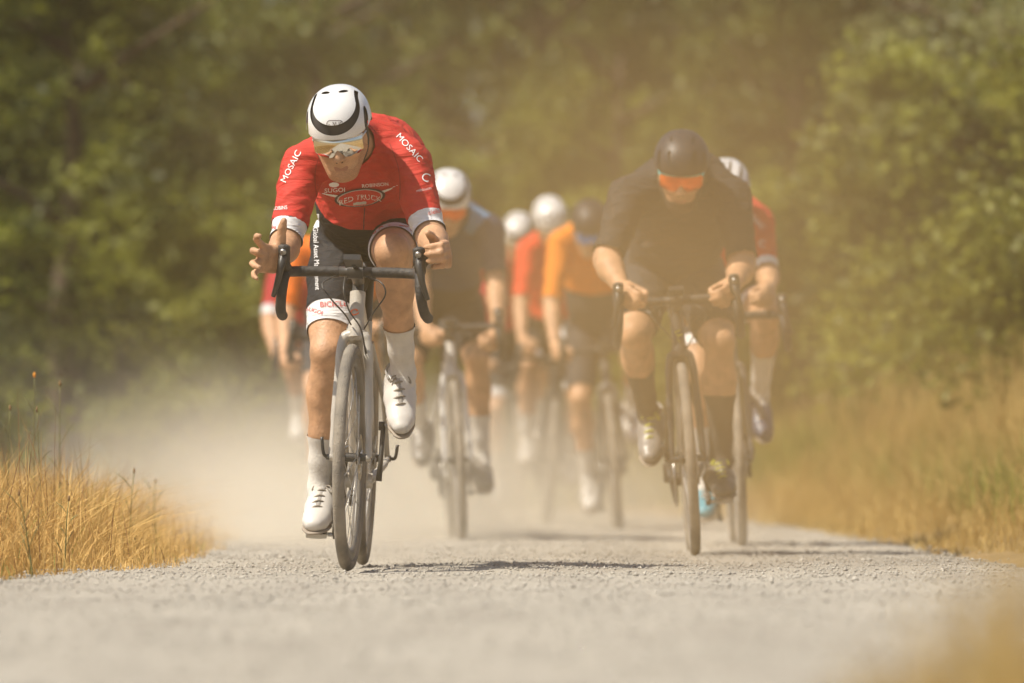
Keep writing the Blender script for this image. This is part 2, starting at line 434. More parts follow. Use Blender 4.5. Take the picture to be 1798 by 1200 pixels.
def groundmat(name, stops, scale, bump, bscale, patches=.55):
    m = bpy.data.materials.new(name); m.use_nodes = True; nt = m.node_tree; b = nt.nodes['Principled BSDF']
    b.inputs['Roughness'].default_value = .95; b.inputs['Specular IOR Level'].default_value = .15
    tc = nd(nt, 'ShaderNodeTexCoord')
    n = nd(nt, 'ShaderNodeTexNoise'); n.inputs['Scale'].default_value = scale; n.inputs['Detail'].default_value = 8; n.inputs['Roughness'].default_value = .7
    n2 = nd(nt, 'ShaderNodeTexNoise'); n2.inputs['Scale'].default_value = 1.6; n2.inputs['Detail'].default_value = 5
    mp = nd(nt, 'ShaderNodeMapping'); mp.inputs['Scale'].default_value = (2.2, .45, 1)
    nt.links.new(tc.outputs['Object'], n.inputs['Vector']); nt.links.new(tc.outputs['Object'], mp.inputs[0]); nt.links.new(mp.outputs[0], n2.inputs['Vector'])
    mx = nd(nt, 'ShaderNodeMix'); mx.inputs[0].default_value = patches
    nt.links.new(n.outputs[0], mx.inputs[2]); nt.links.new(n2.outputs[0], mx.inputs[3])
    r = nd(nt, 'ShaderNodeValToRGB')
    r.color_ramp.elements[0].position = .32; r.color_ramp.elements[1].position = .68
    r.color_ramp.elements[0].color = list(stops[0]) + [1]; r.color_ramp.elements[1].color = list(stops[1]) + [1]
    nt.links.new(mx.outputs[0], r.inputs[0]); nt.links.new(r.outputs[0], b.inputs['Base Color'])
    v = nd(nt, 'ShaderNodeTexVoronoi'); v.inputs['Scale'].default_value = bscale; nt.links.new(tc.outputs['Object'], v.inputs['Vector'])
    ad = nd(nt, 'ShaderNodeMath', operation='ADD'); nt.links.new(v.outputs['Distance'], ad.inputs[0]); nt.links.new(n.outputs[0], ad.inputs[1])
    bp = nd(nt, 'ShaderNodeBump'); bp.inputs['Strength'].default_value = bump; bp.inputs['Distance'].default_value = .012
    nt.links.new(ad.outputs[0], bp.inputs['Height']); nt.links.new(bp.outputs[0], b.inputs['Normal'])
    return m
M['gravel'] = groundmat('pale_gravel', ((.33, .292, .238), (.48, .435, .36)), 70, .6, 120)
M['earth'] = groundmat('dry_earth_and_straw', ((.20, .135, .06), (.36, .25, .12)), 12, .6, 30)
M['stone'] = leafmat('loose_stones', (.32, .29, .245), (.54, .50, .43), trans=0, rough=.95, spec=.1)

xs = np.unique(np.concatenate([np.linspace(-900, -40, 12), np.linspace(-40, -6, 18), np.linspace(-6, 7, 66), np.linspace(7, 40, 18), np.linspace(40, 900, 12)]))
ys = np.unique(np.concatenate([np.linspace(-60, 0, 13), np.linspace(0, 60, 121), np.linspace(60, 150, 31), np.linspace(150, 1800, 20)]))
link('ground', grid_mesh('ground', xs, ys, lambda x, y: bank(x, y) - .05 * sstep(1.62, 1.30, np.abs(x - road_c(y)))), M['earth'], kind='structure')

# gravel road: a fine relief strip, ragged edges
ys = np.unique(np.concatenate([np.linspace(-30, 9, 40), np.linspace(9, 30, 421), np.linspace(30, 62, 65)]))
us = np.linspace(-1, 1, 85)
U, Y = np.meshgrid(us, ys, indexing='ij')
lw = 1.50 + .07 * (vnoise(Y, 0, .9, 3) - .5) * 2 + .05 * (vnoise(Y, 0, 4, 5) - .5); rw = 1.52 + .10 * (vnoise(Y, 0, .7, 4) - .5) * 2 + .05 * (vnoise(Y, 0, 5, 6) - .5)
Xr = road_c(Y) + np.where(U < 0, U * lw, U * rw)
def relief(x, y):      # hummocks, fine lumps, two wheel ruts and a low crown
    return (.006 + .012 * (vnoise(x, y, 2.2, 1) - .5) + .007 * (vnoise(x, y, 9, 2) - .5) - .008 * np.exp(-((x + .50 + .05 * np.sin(y * .7)) / .11) ** 2)
            - .007 * np.exp(-((x - .70 + .05 * np.sin(y * .9)) / .12) ** 2) + .003 * np.exp(-((x - .1) / .25) ** 2))
Zr = relief(Xr, Y) - .010 * sstep(.9, 1, np.abs(U))
V = np.stack([Xr, Y, Zr], -1).reshape(-1, 3); I = np.arange(U.size).reshape(U.shape)
link('gravel_road', mesh_np('gravel_road', V, np.stack([I[:-1, :-1], I[1:, :-1], I[1:, 1:], I[:-1, 1:]], -1).reshape(-1, 4)), M['gravel'], kind='structure')
def road_z(x, y): return relief(x, y)

# loose stones on it (nobody could count them)
def stones(n, x0, x1, y0, y1, s0, s1):
    x = rng.uniform(x0, x1, n); y = y0 + (y1 - y0) * rng.random(n) ** 1.1; s = s0 + (s1 - s0) * rng.random(n) ** 3.2
    base = np.array([(1, 0, 0), (-1, 0, 0), (0, 1, 0), (0, -1, 0), (0, 0, 1), (0, 0, -1)], float)
    tri = np.array([(0, 2, 4), (2, 1, 4), (1, 3, 4), (3, 0, 4), (2, 0, 5), (1, 2, 5), (3, 1, 5), (0, 3, 5)])
    v = base[None] * rng.uniform(.65, 1.2, (n, 6, 1)); v[:, :, 2] *= .75
    v += rng.uniform(-.22, .22, v.shape)
    a = rng.uniform(0, 6.28, n); ca, sa = np.cos(a)[:, None], np.sin(a)[:, None]
    vx = v[:, :, 0] * ca - v[:, :, 1] * sa; vy = v[:, :, 0] * sa + v[:, :, 1] * ca
    z = np.array(road_z(x, y)) + s * .35
    P = np.stack([vx * s[:, None] + x[:, None], vy * s[:, None] + y[:, None], v[:, :, 2] * s[:, None] + z[:, None]], -1)
    return P.reshape(-1, 3), (tri[None] + 6 * np.arange(n)[:, None, None]).reshape(-1, 3)
v1, t1 = stones(60000, -1.42, 1.58, 5.0, 20.5, .0012, .0062); v2, t2 = stones(9000, -1.5, 1.6, 20.5, 30, .002, .008); v3, t3 = stones(1600, -1.5, 1.7, 8, 24, .005, .011)
v2, t2 = np.concatenate([v2, v3]), np.concatenate([t2, t3 + len(v2)])
link('loose_gravel', mesh_np('loose_gravel', np.concatenate([v1, v2]), np.concatenate([t1, t2 + len(v1)]), False), M['stone'], kind='stuff', label='pale loose stones strewn over the gravel road', category='gravel')

# ---- grass
M['straw'] = leafmat('golden_straw', (.48, .29, .09), (.74, .50, .19), .30, .7, .2)
M['straw2'] = leafmat('brown_straw', (.36, .23, .075), (.62, .46, .18), .30, .7, .2)
M['stems'] = leafmat('reddish_stems', (.20, .10, .045), (.38, .22, .09), .2, .8, .2)
M['green'] = leafmat('green_blades', (.13, .15, .025), (.34, .32, .075), .35, .6, .3)
def blades(x, y, z, hgt, wid, lean=.35, seed=0):
    n = len(x); g = np.random.default_rng(seed)
    a = g.uniform(0, 6.283, n); b = g.uniform(0, 6.283, n); k = np.abs(g.normal(0, lean, n))
    t = np.array([0, .35, .7, 1.0])
    cx = x[:, None] + (np.cos(a) * k * hgt)[:, None] * t ** 2; cyy = y[:, None] + (np.sin(a) * k * hgt)[:, None] * t ** 2
    cz = z[:, None] + hgt[:, None] * (t - .25 * np.minimum(k, 1.2)[:, None] * t ** 2.5) - .01
    w = wid[:, None] * np.array([1, .9, .6])[None] / 2
    dx = np.cos(b)[:, None] * w; dy = np.sin(b)[:, None] * w
    P = np.zeros((n, 7, 3))
    for j in range(3):
        P[:, 2 * j, 0] = cx[:, j] - dx[:, j]; P[:, 2 * j, 1] = cyy[:, j] - dy[:, j]; P[:, 2 * j, 2] = cz[:, j]
        P[:, 2 * j + 1, 0] = cx[:, j] + dx[:, j]; P[:, 2 * j + 1, 1] = cyy[:, j] + dy[:, j]; P[:, 2 * j + 1, 2] = cz[:, j]
    P[:, 6] = np.stack([cx[:, 3], cyy[:, 3], cz[:, 3]], -1)
    q = np.array([(0, 1, 3, 2), (2, 3, 5, 4)]); o = 7 * np.arange(n)[:, None, None]
    return P.reshape(-1, 3), [(q[None] + o).reshape(-1, 4), (np.array([(4, 5, 6)])[None] + o).reshape(-1, 3)]
def grass(name, n, xr, yr, hf, wid, m, label, lean=.35, seed=0, dens=None, ypow=1.0):
    g = np.random.default_rng(seed); y = yr[0] + (yr[1] - yr[0]) * g.random(n) ** ypow; x = road_c(y) + g.uniform(*xr, n)
    keep = np.ones(n, bool) if dens is None else g.random(n) < dens(x, y); x, y = x[keep], y[keep]
    hgt = hf(x, y, g) ; 
    P, F = blades(x, y, bank(x, y), hgt, np.full(len(x), wid) * g.uniform(.6, 1.3, len(x)), lean, seed + 1)
    return link(name, mesh_np(name, P, F, False), M[m], kind='stuff', label=label, category='grass')
edgeL = lambda x, y: np.interp(y, [10, 15.8, 17.6, 19.2, 22, 26, 34], [-1.5, -1.42, -1.08, -1.04, -1.12, -1.28, -1.45]) - .06 * (vnoise(y, 0, 2.3, 8) - .5) * 2
grass('dry_grass', 95000, (-4.0, -1.02), (13.2, 29), lambda x, y, g: (.06 + np.interp(y, [14, 18, 23, 28], [.42, .38, .28, .16]) * sstep(0, .42, edgeL(x, y) - x)) * g.uniform(.25, 1.05, len(x)), .0036, 'straw',
      'golden dry grass on the left verge of the road', 1.0, 1, lambda x, y: np.where(x < edgeL(x, y), .25 + .75 * vnoise(x, y, 3.5, 9), 0), 1.25)
grass('green_grass', 2600, (-3.2, -1.1), (14, 24), lambda x, y, g: (.08 + .30 * sstep(0, .5, edgeL(x, y) - x)) * g.uniform(.3, 1.1, len(x)), .0038, 'green', 'scattered green blades among the straw on the left', .6, 21, lambda x, y: np.where(x < edgeL(x, y), vnoise(x, y, 2.2, 31) ** 2, 0))
grass('dry_grass', 2400, (-3.4, -1.1), (14.5, 25), lambda x, y, g: (.10 + np.interp(y, [15, 18, 25], [.42, .44, .25]) * sstep(0, .5, edgeL(x, y) - x)) * g.uniform(.7, 1.2, len(x)), .0030, 'stems', 'dark reddish seed stems rising out of the straw on the left', .25, 22, lambda x, y: np.where(x < edgeL(x, y), vnoise(x, y, 1.5, 33), 0))
grass('dry_grass', 9000, (-6, -1.5), (27, 42), lambda x, y, g: .22 * g.uniform(.5, 1.2, len(x)), .007, 'straw2', 'dusty brown grass far along the left roadside', .4, 2)
edgeR = lambda x, y: np.interp(y, [15, 19.2, 22, 28, 33, 40], [1.8, 1.73, 1.58, 1.45, 1.36, 1.3]) + .08 * (vnoise(y, 0, 1.1, 12) - .5) * 2 + np.minimum(road_c(y) - .08, 0)
grass('dry_grass', 42000, (1.22, 2.6), (16.5, 36), lambda x, y, g: (.05 + .26 * sstep(0, .7, x - edgeR(x, y))) * g.uniform(.4, 1.2, len(x)), .0045, 'straw2',
      'short dry brown grass edging the right side of the road', .55, 3, lambda x, y: np.where(x > edgeR(x, y), .3 + .7 * vnoise(x, y, 3, 13), 0), 1.2)
grass('green_grass', 17000, (1.85, 3.6), (20, 38), lambda x, y, g: .29 * g.uniform(.4, 1.15, len(x)), .008, 'green', 'green grass midway up the right bank', .4, 4, lambda x, y: .2 + .8 * vnoise(x, y, 1.2, 14))
grass('tall_dry_grass', 15000, (2.3, 5.2), (24, 40), lambda x, y, g: .62 * g.uniform(.55, 1.15, len(x)), .006, 'straw2', 'tall pale dry grass along the top of the right bank', .3, 5, lambda x, y: .15 + .85 * vnoise(x, y, .9, 15))
grass('undergrowth', 16000, (1.6, 9.0), (36, 47), lambda x, y, g: .45 * g.uniform(.4, 1.2, len(x)), .012, 'green', 'green undergrowth below the trees at the bend', .4, 7)
# tuft close to the lens, lower right
grass('dry_grass_tuft', 2600, (.12, 1.0), (5.0, 6.4), lambda x, y, g: .03 + .32 * g.uniform(.4, 1.0, len(x)) * sstep(.18, .65, x), .004, 'straw2', 'blurred brown grass tuft close to the camera at lower right', .4, 6)

# single weeds standing out of the left verge
def weed(px, D, hgt, lean, head, m, label):
    p = W(px, 900, D); x, y = p.x, D; z = float(bank(x, y))
    o = empty('weed_stalk', (x, y, z), label, 'weed', 'weeds in the left verge')
    pts = smooth_path([(0, 0, 0), (lean * .3, .01, hgt * .35), (lean * .6, -.01, hgt * .7), (lean, 0, hgt)], 4)
    head *= .5; m1 = MB(); m1.tube(pts, [.0026 - .0014 * i / 12 for i in range(13)], 6); link('stem', m1.mesh('stem'), M['weedstem'], o)
    for k in range(5):
        t = .2 + .15 * k; b = Vector((lean * t, 0, hgt * t)); sg = 1 if k % 2 else -1
        ml = MB(); e = b + Vector((sg * rnd.uniform(.02, .06), rnd.uniform(-.03, .03), rnd.uniform(.03, .09)))
        ml.tube([b, (b + e) / 2 + Vector((0, 0, .006)), e], [.0015, .004, .0008], 5, flat=.4); link('leaf', ml.mesh('leaf'), M['weedstem'], o)
    mh = MB(); hb = Vector((lean, 0, hgt)); mh.tube([hb - Vector((0, 0, .004)), hb + Vector((0, 0, .004)), hb + Vector((0, 0, .010)), hb + Vector((0, 0, .014))], [.003, head, head * .8, .002], 8)
    link('seed_head', mh.mesh('seed_head'), M[m], o)
M['weedstem'] = mat('weed_stem', (.17, .16, .05), .7, var=.3); M['seed'] = mat('seed_head', (.26, .16, .07), .9, var=.3); M['flower'] = mat('orange_flower', (.75, .30, .03), .7)
for a in [(112, 16.9, .22, .015, .008, 'seed', 'short green weed with a brown head among the left straw'), (58, 16.2, .24, -.04, .007, 'seed', 'leaning green weed nearest the left edge of the photograph'),
          (75, 18.8, .50, -.02, .006, 'seed', 'tallest thin green weed stalk in the left grass'), (60, 19.4, .62, .0, .010, 'flower', 'tall weed with an orange flower above the left grass'),
          (105, 19.8, .60, .0, .009, 'seed', 'tall weed with a reddish brown head above the left grass'), (225, 19.2, .30, .02, .007, 'seed', 'dark thin weed stalk at the middle of the left straw'),
          (12, 19.0, .50, .01, .008, 'seed', 'tall brown headed weed at the far left edge'), (268, 21.0, .26, .01, .007, 'seed', 'thin weed stalk toward the right end of the left straw')]: weed(*a)

# ---- trees: crown of many small leaves on limbs, shared meshes
M['bark'] = mat('bark', (.085, .055, .035), .9, var=.35, scale=12, bump=.8, bscale=25)
M['leafA'] = leafmat('olive_leaves', (.055, .072, .010), (.300, .312, .045), .45, .55, .45, 1.7)
M['leafB'] = leafmat('pale_leaves', (.070, .080, .020), (.34, .34, .13), .40, .45, .6, 1.9)
M['leafC'] = leafmat('bright_leaves', (.11, .12, .015), (.26, .26, .04), .45, .55, .4, 2.5)
M['leafD'] = leafmat('deep_green_leaves', (.028, .040, .008), (.170, .185, .030), .38, .55, .45, 1.5)
def crown_mesh(name, seed, hgt, rad, zlow, ncl, per, leaf, droop=0.2, csize=.25):
    g = np.random.default_rng(seed)
    # lumpy envelope: several lobes
    lob = []
    for _ in range(16):
        zf = g.random() ** 1.3; a = g.uniform(0, 6.283); w = (1 - .75 * zf) * rad * .72      # wider low down, narrowing upwards
        lob.append((math.cos(a) * w, math.sin(a) * w, zlow + .25 + zf * (hgt - zlow) * .85, g.uniform(.30, .46) * rad * (1 - .35 * zf)))
    lob += [(0, 0, hgt * .5, rad * .6)]
    cl = []
    while len(cl) < ncl:
        L = lob[g.integers(len(lob))]; d = g.normal(size=3); d /= np.linalg.norm(d); r = L[3] * g.random() ** .2
        p = np.array(L[:3]) + d * r * np.array((1, 1, .95))
        if zlow * .6 < p[2] < hgt: cl.append(p)
    cl = np.array(cl); c = np.repeat(cl, per, 0); n = len(c)
    cs = np.repeat(g.uniform(.6, 1.3, ncl), per) * csize
    d = g.normal(size=(n, 3)) * np.array((1, 1, .55)); p = c + d * cs[:, None] * .5; p[:, 2] -= droop * cs * (d[:, 0] ** 2 + d[:, 1] ** 2) * .25
    nn = g.normal(size=(n, 3)) + np.array((0, 0, .9)); nn /= np.linalg.norm(nn, axis=1)[:, None]
    t = g.normal(size=(n, 3)); t -= nn * (t * nn).sum(1)[:, None]; t /= np.linalg.norm(t, axis=1)[:, None]; b = np.cross(nn, t)
    s = leaf * g.uniform(.6, 1.3, n)[:, None]
    P = np.stack([p - t * s * .6, p + b * s * .30 + nn * s * .06, p + t * s * .6 - nn * s * .12, p - b * s * .30 + nn * s * .06], 1)
    F = np.arange(4 * n).reshape(n, 4)
    return mesh_np(name, P.reshape(-1, 3), F, False)
def trunk_mesh(name, seed, hgt, rad, r0, zlow):
    g = random.Random(seed); m = MB()
    tp = smooth_path([(0, 0, -.3), (g.uniform(-.1, .1), g.uniform(-.1, .1), hgt * .3), (g.uniform(-.25, .25), g.uniform(-.2, .2), hgt * .6), (g.uniform(-.3, .3), g.uniform(-.2, .2), hgt * .9)], 4)
    m.tube(tp, [r0 * (1.25 - .095 * i) for i in range(13)], 9)
    for k in range(9):
        b = tp[3 + k]; a = g.uniform(0, 6.28); L = rad * g.uniform(.5, .85)
        m.tube(smooth_path([b, b + Vector((math.cos(a) * L * .5, math.sin(a) * L * .5, L * .25)), b + Vector((math.cos(a) * L, math.sin(a) * L, L * .35 + g.uniform(-.2, .4)))], 3), [r0 * .42 * (1 - .14 * i) for i in range(7)], 6)
    return m.mesh(name)
TREE = []
for i, (hgt, rad, zlow, ncl, per, leaf, r0) in enumerate([(4.6, 1.8, .2, 340, 56, .072, .11), (5.2, 2.0, .3, 380, 56, .080, .14), (4.2, 1.7, .15, 320, 56, .066, .09), (2.1, 1.05, .1, 190, 40, .070, .03), (1.3, .8, .05, 130, 40, .065, .02)]):
    TREE.append((crown_mesh('crown', 40 + i, hgt, rad, zlow, ncl, per, leaf), trunk_mesh('trunk', 60 + i, hgt * .9, rad, r0, zlow)))
def tree(kind, x, y, rot, sc, leafm, label, name='tree', group='trees walling in the road'):
    z = float(bank(x, y)); o = empty(name, (x, y, z), label, 'tree' if name == 'tree' else 'shrub', group)
    o.rotation_euler = (0, 0, R(rot)); o.scale = (sc, sc, sc)
    link('crown', TREE[kind][0], M[leafm], o); link('trunk', TREE[kind][1], M['bark'], o)
BACK = 'olive green tree in the blurred wall behind the riders'
for a in [(0, -5.4, 40, 20, 1.0, 'leafA', 'olive tree at the left edge of the photograph'), (1, -3.4, 43.5, 100, 1.0, 'leafA', 'broad olive tree left of the dark brown gap'),
          (2, -4.6, 47, 200, 1.05, 'leafD', 'darker tree standing between the two leftmost olive trees'),
          (2, -1.05, 48, 10, .95, 'leafA', 'lighter green tree just right of the dark brown gap'), (0, .9, 50, 140, 1.0, 'leafA', 'olive tree at the top centre behind the middle riders'),
          (1, 2.4, 46, 250, .95, 'leafD', 'dim brownish tree left of the black helmet'), (2, 3.5, 41, 60, 1.0, 'leafB', 'pale speckled tree right of the black helmet'),
          (0, 4.9, 36.5, 310, 1.0, 'leafB', 'pale leaved tree with white glints at the upper right'), (1, 5.9, 41, 30, 1.25, 'leafD', 'dark tree filling the top right corner'),
          (1, -7.5, 45, 10, 1.0, 'leafA', BACK), (0, -2.0, 53, 200, 1.35, 'leafD', BACK), (1, .2, 55, 80, 1.35, 'leafD', BACK), (0, 2.9, 53, 20, 1.35, 'leafD', BACK), (2, -6.4, 52, 20, 1.2, 'leafD', BACK),
          (1, 5.2, 50, 190, 1.3, 'leafD', BACK), (1, -3.8, 57, 290, 1.4, 'leafD', BACK), (2, 7.4, 46, 190, 1.1, 'leafD', BACK), (0, 7.6, 38, 90, 1.0, 'leafD', BACK), (1, 1.6, 60, 190, 1.45, 'leafD', BACK), (0, -8.5, 50, 90, 1.1, 'leafD', BACK)] + [(k % 3, -11 + 2.6 * k, 62 + (k * 7) % 5, 47 * k, 1.7, 'leafA' if k % 2 else 'leafD', BACK) for k in range(9)] + [(k % 3, -12 + 3.1 * k, 72 + (k * 5) % 4, 31 * k, 2.1, 'leafD', BACK) for k in range(9)] + [(0, -7.2, 38.5, 77, .9, 'leafA', BACK), (2, -2.4, 46.5, 120, .8, 'leafA', 'low branched olive tree half behind the leading rider')]: tree(*a)
SH = 'shrubs below the trees'
for a in [(3, 3.15, 31, 0, 1.0, 'leafC', 'bright green shrub at the right edge above the tall grass'), (3, 3.9, 33, 80, 1.1, 'leafA', 'olive shrub behind the bright green shrub at right'),
          (3, 2.7, 36.5, 140, 1.15, 'leafA', 'olive shrub above the right bank beside the rearmost red rider'), (4, 3.5, 28.5, 200, .75, 'leafC', 'small bright bush low at the right edge in the tall grass'),
          (4, -2.0, 38, 30, 1.1, 'leafC', 'yellow green shrub left of the leading rider below the trees'), (3, -4.3, 37, 170, .9, 'leafA', 'dark shrub low at the left edge behind the straw'),
          (3, -1.6, 42, 260, 1.0, 'leafA', 'olive shrub behind the orange rider half hidden by the leader'), (4, -3.6, 33, 60, 1.0, 'leafA', 'low olive bush behind the left straw'),
          (3, .7, 45, 70, 1.1, 'leafA', 'olive shrub behind the middle riders'), (3, 1.9, 43, 10, 1.1, 'leafA', 'olive shrub behind the rider in black')]: tree(*a, name='shrub', group=SH)

# ------------------------------------------------------------------ road bicycle (local frame: front contact at origin, forward = -Y)
FA = Vector((0, 0, .343)); RA = Vector((0, 1.0, .343)); BB = Vector((0, .585, .272))
HB = Vector((0, .072, .715)); HT = Vector((0, .112, .845)); ST = Vector((0, .733, .771))
BAR = Vector((0, .03, .905)); CR = .1725
def build_bike_meshes():
    B = {}
    # wheel, centred on its axle
    B['tyre'] = MB().ring([(.325 + .0185 * math.cos(a), .0185 * math.sin(a)) for a in [2 * math.pi * k / 12 for k in range(12)]], 96).mesh('tyre')
    B['rim'] = MB().ring([(.314, .0125), (.314, -.0125), (.300, -.0145), (.285, -.012), (.277, -.005), (.277, .005), (.285, .012), (.300, .0145)], 80).mesh('rim')
    m = MB()
    for k in range(24):
        a = 2 * math.pi * k / 24; s = 1 if k % 2 else -1; a2 = a + (.5 if (k // 2) % 2 else -.5)
        m.tube([(s * .024, .022 * math.cos(a2), .022 * math.sin(a2)), (s * .003, .279 * math.cos(a), .279 * math.sin(a))], .0013, 4)
    B['spokes'] = m.mesh('spokes')
    m = MB(); m.ring([(.0, -.052), (.011, -.052), (.013, -.03), (.026, -.026), (.026, -.021), (.014, -.016), (.014, .016), (.026, .021), (.026, .026), (.013, .03), (.011, .052), (0, .052)], 20)
    B['hub'] = m.mesh('hub', auto=.6)
    m = MB(); m.ring([(.070, .0290), (.070, .0308), (.056, .0308), (.056, .0290)], 40)
    for k in range(6):
        a = 2 * math.pi * k / 6
        m.tube([(.030, .02 * math.cos(a), .02 * math.sin(a)), (.030, .058 * math.cos(a + .4), .058 * math.sin(a + .4))], .003, 4)
    B['disc'] = m.mesh('brake_disc', auto=.5)
    # frame
    m = MB()
    m.tube([HB, HB * .6 + HT * .4, HT], [.026, .0235, .024], 16)
    m.tube([HT + Vector((0, .0, -.018)), Vector((0, .40, .775)), Vector((0, .715, .722))], [.019, .016, .014], 12)
    m.tube([HB + Vector((0, .006, .022)), Vector((0, .32, .50)), BB], [.029, .028, .030], 14)
    m.tube([BB, ST], [.020, .016], 12)
    for s in (-1, 1):
        m.tube([RA + Vector((s * .066, 0, 0)), Vector((s * .055, .86, .53)), Vector((s * .014, .712, .706))], [.009, .0085, .010], 8)
        m.tube([BB + Vector((s * .030, .01, 0)), Vector((s * .040, .70, .285)), Vector((s * .064, .90, .325)), RA + Vector((s * .066, 0, 0))], [.016, .014, .011, .010], 8)
    m.tube([BB + Vector((-.043, 0, 0)), BB + Vector((.043, 0, 0))], .024, 16)
    B['frame'] = m.mesh('frame', auto=1.0)
    # fork
    m = MB()
    for s in (-1, 1):
        m.tube(smooth_path([(s * .004, .070, .716), (s * .030, .067, .708), (s * .041, .060, .672), (s * .047, .045, .58), (s * .053, .018, .44), (s * .056, 0, .343)], 5),
               [.020] * 3 + [.0175] * 4 + [.015] * 6 + [.013] * 7 + [.0105] * 6, 10)
        m.tube([(s * .049, 0, .343), (s * .062, 0, .343)], .012, 12)
    m.tube([HB + Vector((0, -.002, -.010)), HB + Vector((0, .003, .010))], [.027, .0265], 16)
    B['fork'] = m.mesh('fork', auto=1.0)
    m = MB(); m.tube([HT + Vector((0, .001, .001)), HT + Vector((0, .014, .044))], .0175, 14); m.tube([HT + Vector((0, .010, .034)), BAR + Vector((0, .004, 0))], [.0185, .019], 12)
    m.tube([BAR + Vector((-.024, 0, 0)), BAR + Vector((.024, 0, 0))], .0215, 14)
    B['stem'] = m.mesh('stem', auto=.8)
    def barpts(s):
        return [(s * x, y, z) for x, y, z in [(.035, .03, .905), (.10, .03, .905), (.155, .027, .904), (.187, .008, .902), (.200, -.03, .899), (.205, -.065, .885), (.208, -.083, .855), (.212, -.078, .822), (.217, -.045, .790), (.220, .0, .775), (.222, .055, .769)]]
    m = MB(); m.tube([(-.05, .03, .905), (.05, .03, .905)], .0158, 14)
    B['bar'] = m.mesh('handlebar')
    for s in (-1, 1):
        m = MB(); m.tube(smooth_path(barpts(s), 5), [.0145] * 2 + [.0160] * 49, 12); B['tape%d' % s] = m.mesh('bar_tape')
        m = MB(); m.tube(smooth_path([(s * .203, -.030, .908), (s * .205, -.065, .918), (s * .205, -.092, .935), (s * .204, -.104, .962), (s * .203, -.106, .980)], 5),
                         [.019] * 5 + [.020] * 5 + [.021] * 5 + [.021] * 4 + [.017, .009], 12, flat=.9)
        m.tube([(s * .206, -.098, .945), (s * .207, -.112, .930)], [.018, .012], 10)
        B['hood%d' % s] = m.mesh('brake_hood')
        m = MB(); m.tube(smooth_path([(s * .206, -.112, .944), (s * .209, -.124, .915), (s * .217, -.122, .875), (s * .228, -.108, .838), (s * .234, -.100, .822)], 4), [.010, .010, .010, .010, .0095, .009, .009, .008, .008, .0075, .007, .0065, .0065, .006, .006, .0055, .0055], 8, flat=1.25)
        B['lever%d' % s] = m.mesh('brake_lever')
        m = MB(); m.ring([(.0095, -.0015), (.0095, .0015), (0, .0015), (0, -.0015)], 14)
        B['badge'] = m.mesh('hood_badge')
    # cables
    m = MB()
    m.tube(smooth_path([(-.06, .018, .892), (-.095, -.02, .865), (-.07, -.035, .825), (-.028, .02, .775), (-.012, .05, .745)], 6), .0024, 6)
    B['cable0'] = m.mesh('cable')
    m = MB(); m.tube(smooth_path([(.035, .018, .890), (.085, -.03, .872), (.098, -.03, .835), (.06, .02, .785), (.026, .08, .735)], 6), .0024, 6)
    B['cable1'] = m.mesh('cable')
    m = MB(); m.tube(smooth_path([(-.03, .018, .890), (-.028, -.03, .845), (-.012, -.01, .785), (.020, .02, .735), (.036, .045, .66)], 6), .0024, 6)
    B['cable2'] = m.mesh('cable')
    # computer on an out-front mount
    mm = Matrix.Rotation(R(-14), 3, 'X')
    m = MB(); m.box((0, -.045, .936), (.052, .085, .016), mm); m.tube([(0, .02, .921), (0, -.03, .926)], .008, 8); m.tube([(-.030, .022, .922), (.030, .022, .922)], .005, 8)
    B['computer'] = m.mesh('bike_computer', smooth=False)
    # seat post, saddle
    m = MB(); m.tube([ST + Vector((0, -.002, -.01)), Vector((0, .772, .905))], .0140, 12); m.box((0, .775, .912), (.035, .05, .02))
    B['post'] = m.mesh('seat_post', auto=.7)
    m = MB(); P = [(.60, .020, .943), (.66, .024, .944), (.74, .045, .945), (.80, .066, .948), (.85, .068, .950), (.875, .055, .948)]
    v = []; f = []
    for (y, w, z) in P:
        for k in range(12):
            a = 2 * math.pi * k / 12; v.append((w * math.cos(a), y, z + (.016 if math.sin(a) > 0 else .030) * math.sin(a)))
    for i in range(len(P) - 1):
        for k in range(12): f.append((i * 12 + k, i * 12 + (k + 1) % 12, (i + 1) * 12 + (k + 1) % 12, (i + 1) * 12 + k))
    f.append(tuple(range(11, -1, -1))); f.append(tuple(60 + k for k in range(12)))
    m.add(v, f); B['saddle'] = m.mesh('saddle')
    # crank: origin BB, pointing +(-Z) i.e. down at angle 90
    m = MB(); m.tube([(-.062, 0, 0), (-.066, 0, -.06), (-.070, 0, -CR)], [.017, .013, .013], 10, flat=.6); m.tube([(-.074, 0, -CR), (-.056, 0, -CR)], .014, 10)
    B['crank-1'] = m.mesh('crank_arm')
    m = MB(); m.tube([(.062, 0, 0), (.066, 0, .06), (.070, 0, CR)], [.017, .013, .013], 10, flat=.6); m.tube([(.074, 0, CR), (.056, 0, CR)], .014, 10)
    B['crank1'] = m.mesh('crank_arm')
    m = MB()
    for (r, x) in ((.100, -.049), (.072, -.042)):
        m.ring([(r, x - .0015), (r, x + .0015), (r - .016, x + .0015), (r - .016, x - .0015)], 40)
    for k in range(4):
        a = math.pi / 4 + k * math.pi / 2
        m.tube([(-.054, 0, 0), (-.048, .088 * math.cos(a), .088 * math.sin(a))], [.016, .008], 6)
    B['chainring'] = m.mesh('chainring', auto=.5)
    m = MB(); m.box((0, 0, 0), (.064, .052, .014)); m.box((0, -.028, .002), (.040, .014, .016)); m.tube([(-.034, 0, 0), (-.054, 0, 0)], .007, 8)
    B['pedal-1'] = m.mesh('pedal', smooth=False)
    m = MB(); m.box((0, 0, 0), (.064, .052, .014)); m.box((0, -.028, .002), (.040, .014, .016)); m.tube([(.034, 0, 0), (.054, 0, 0)], .007, 8)
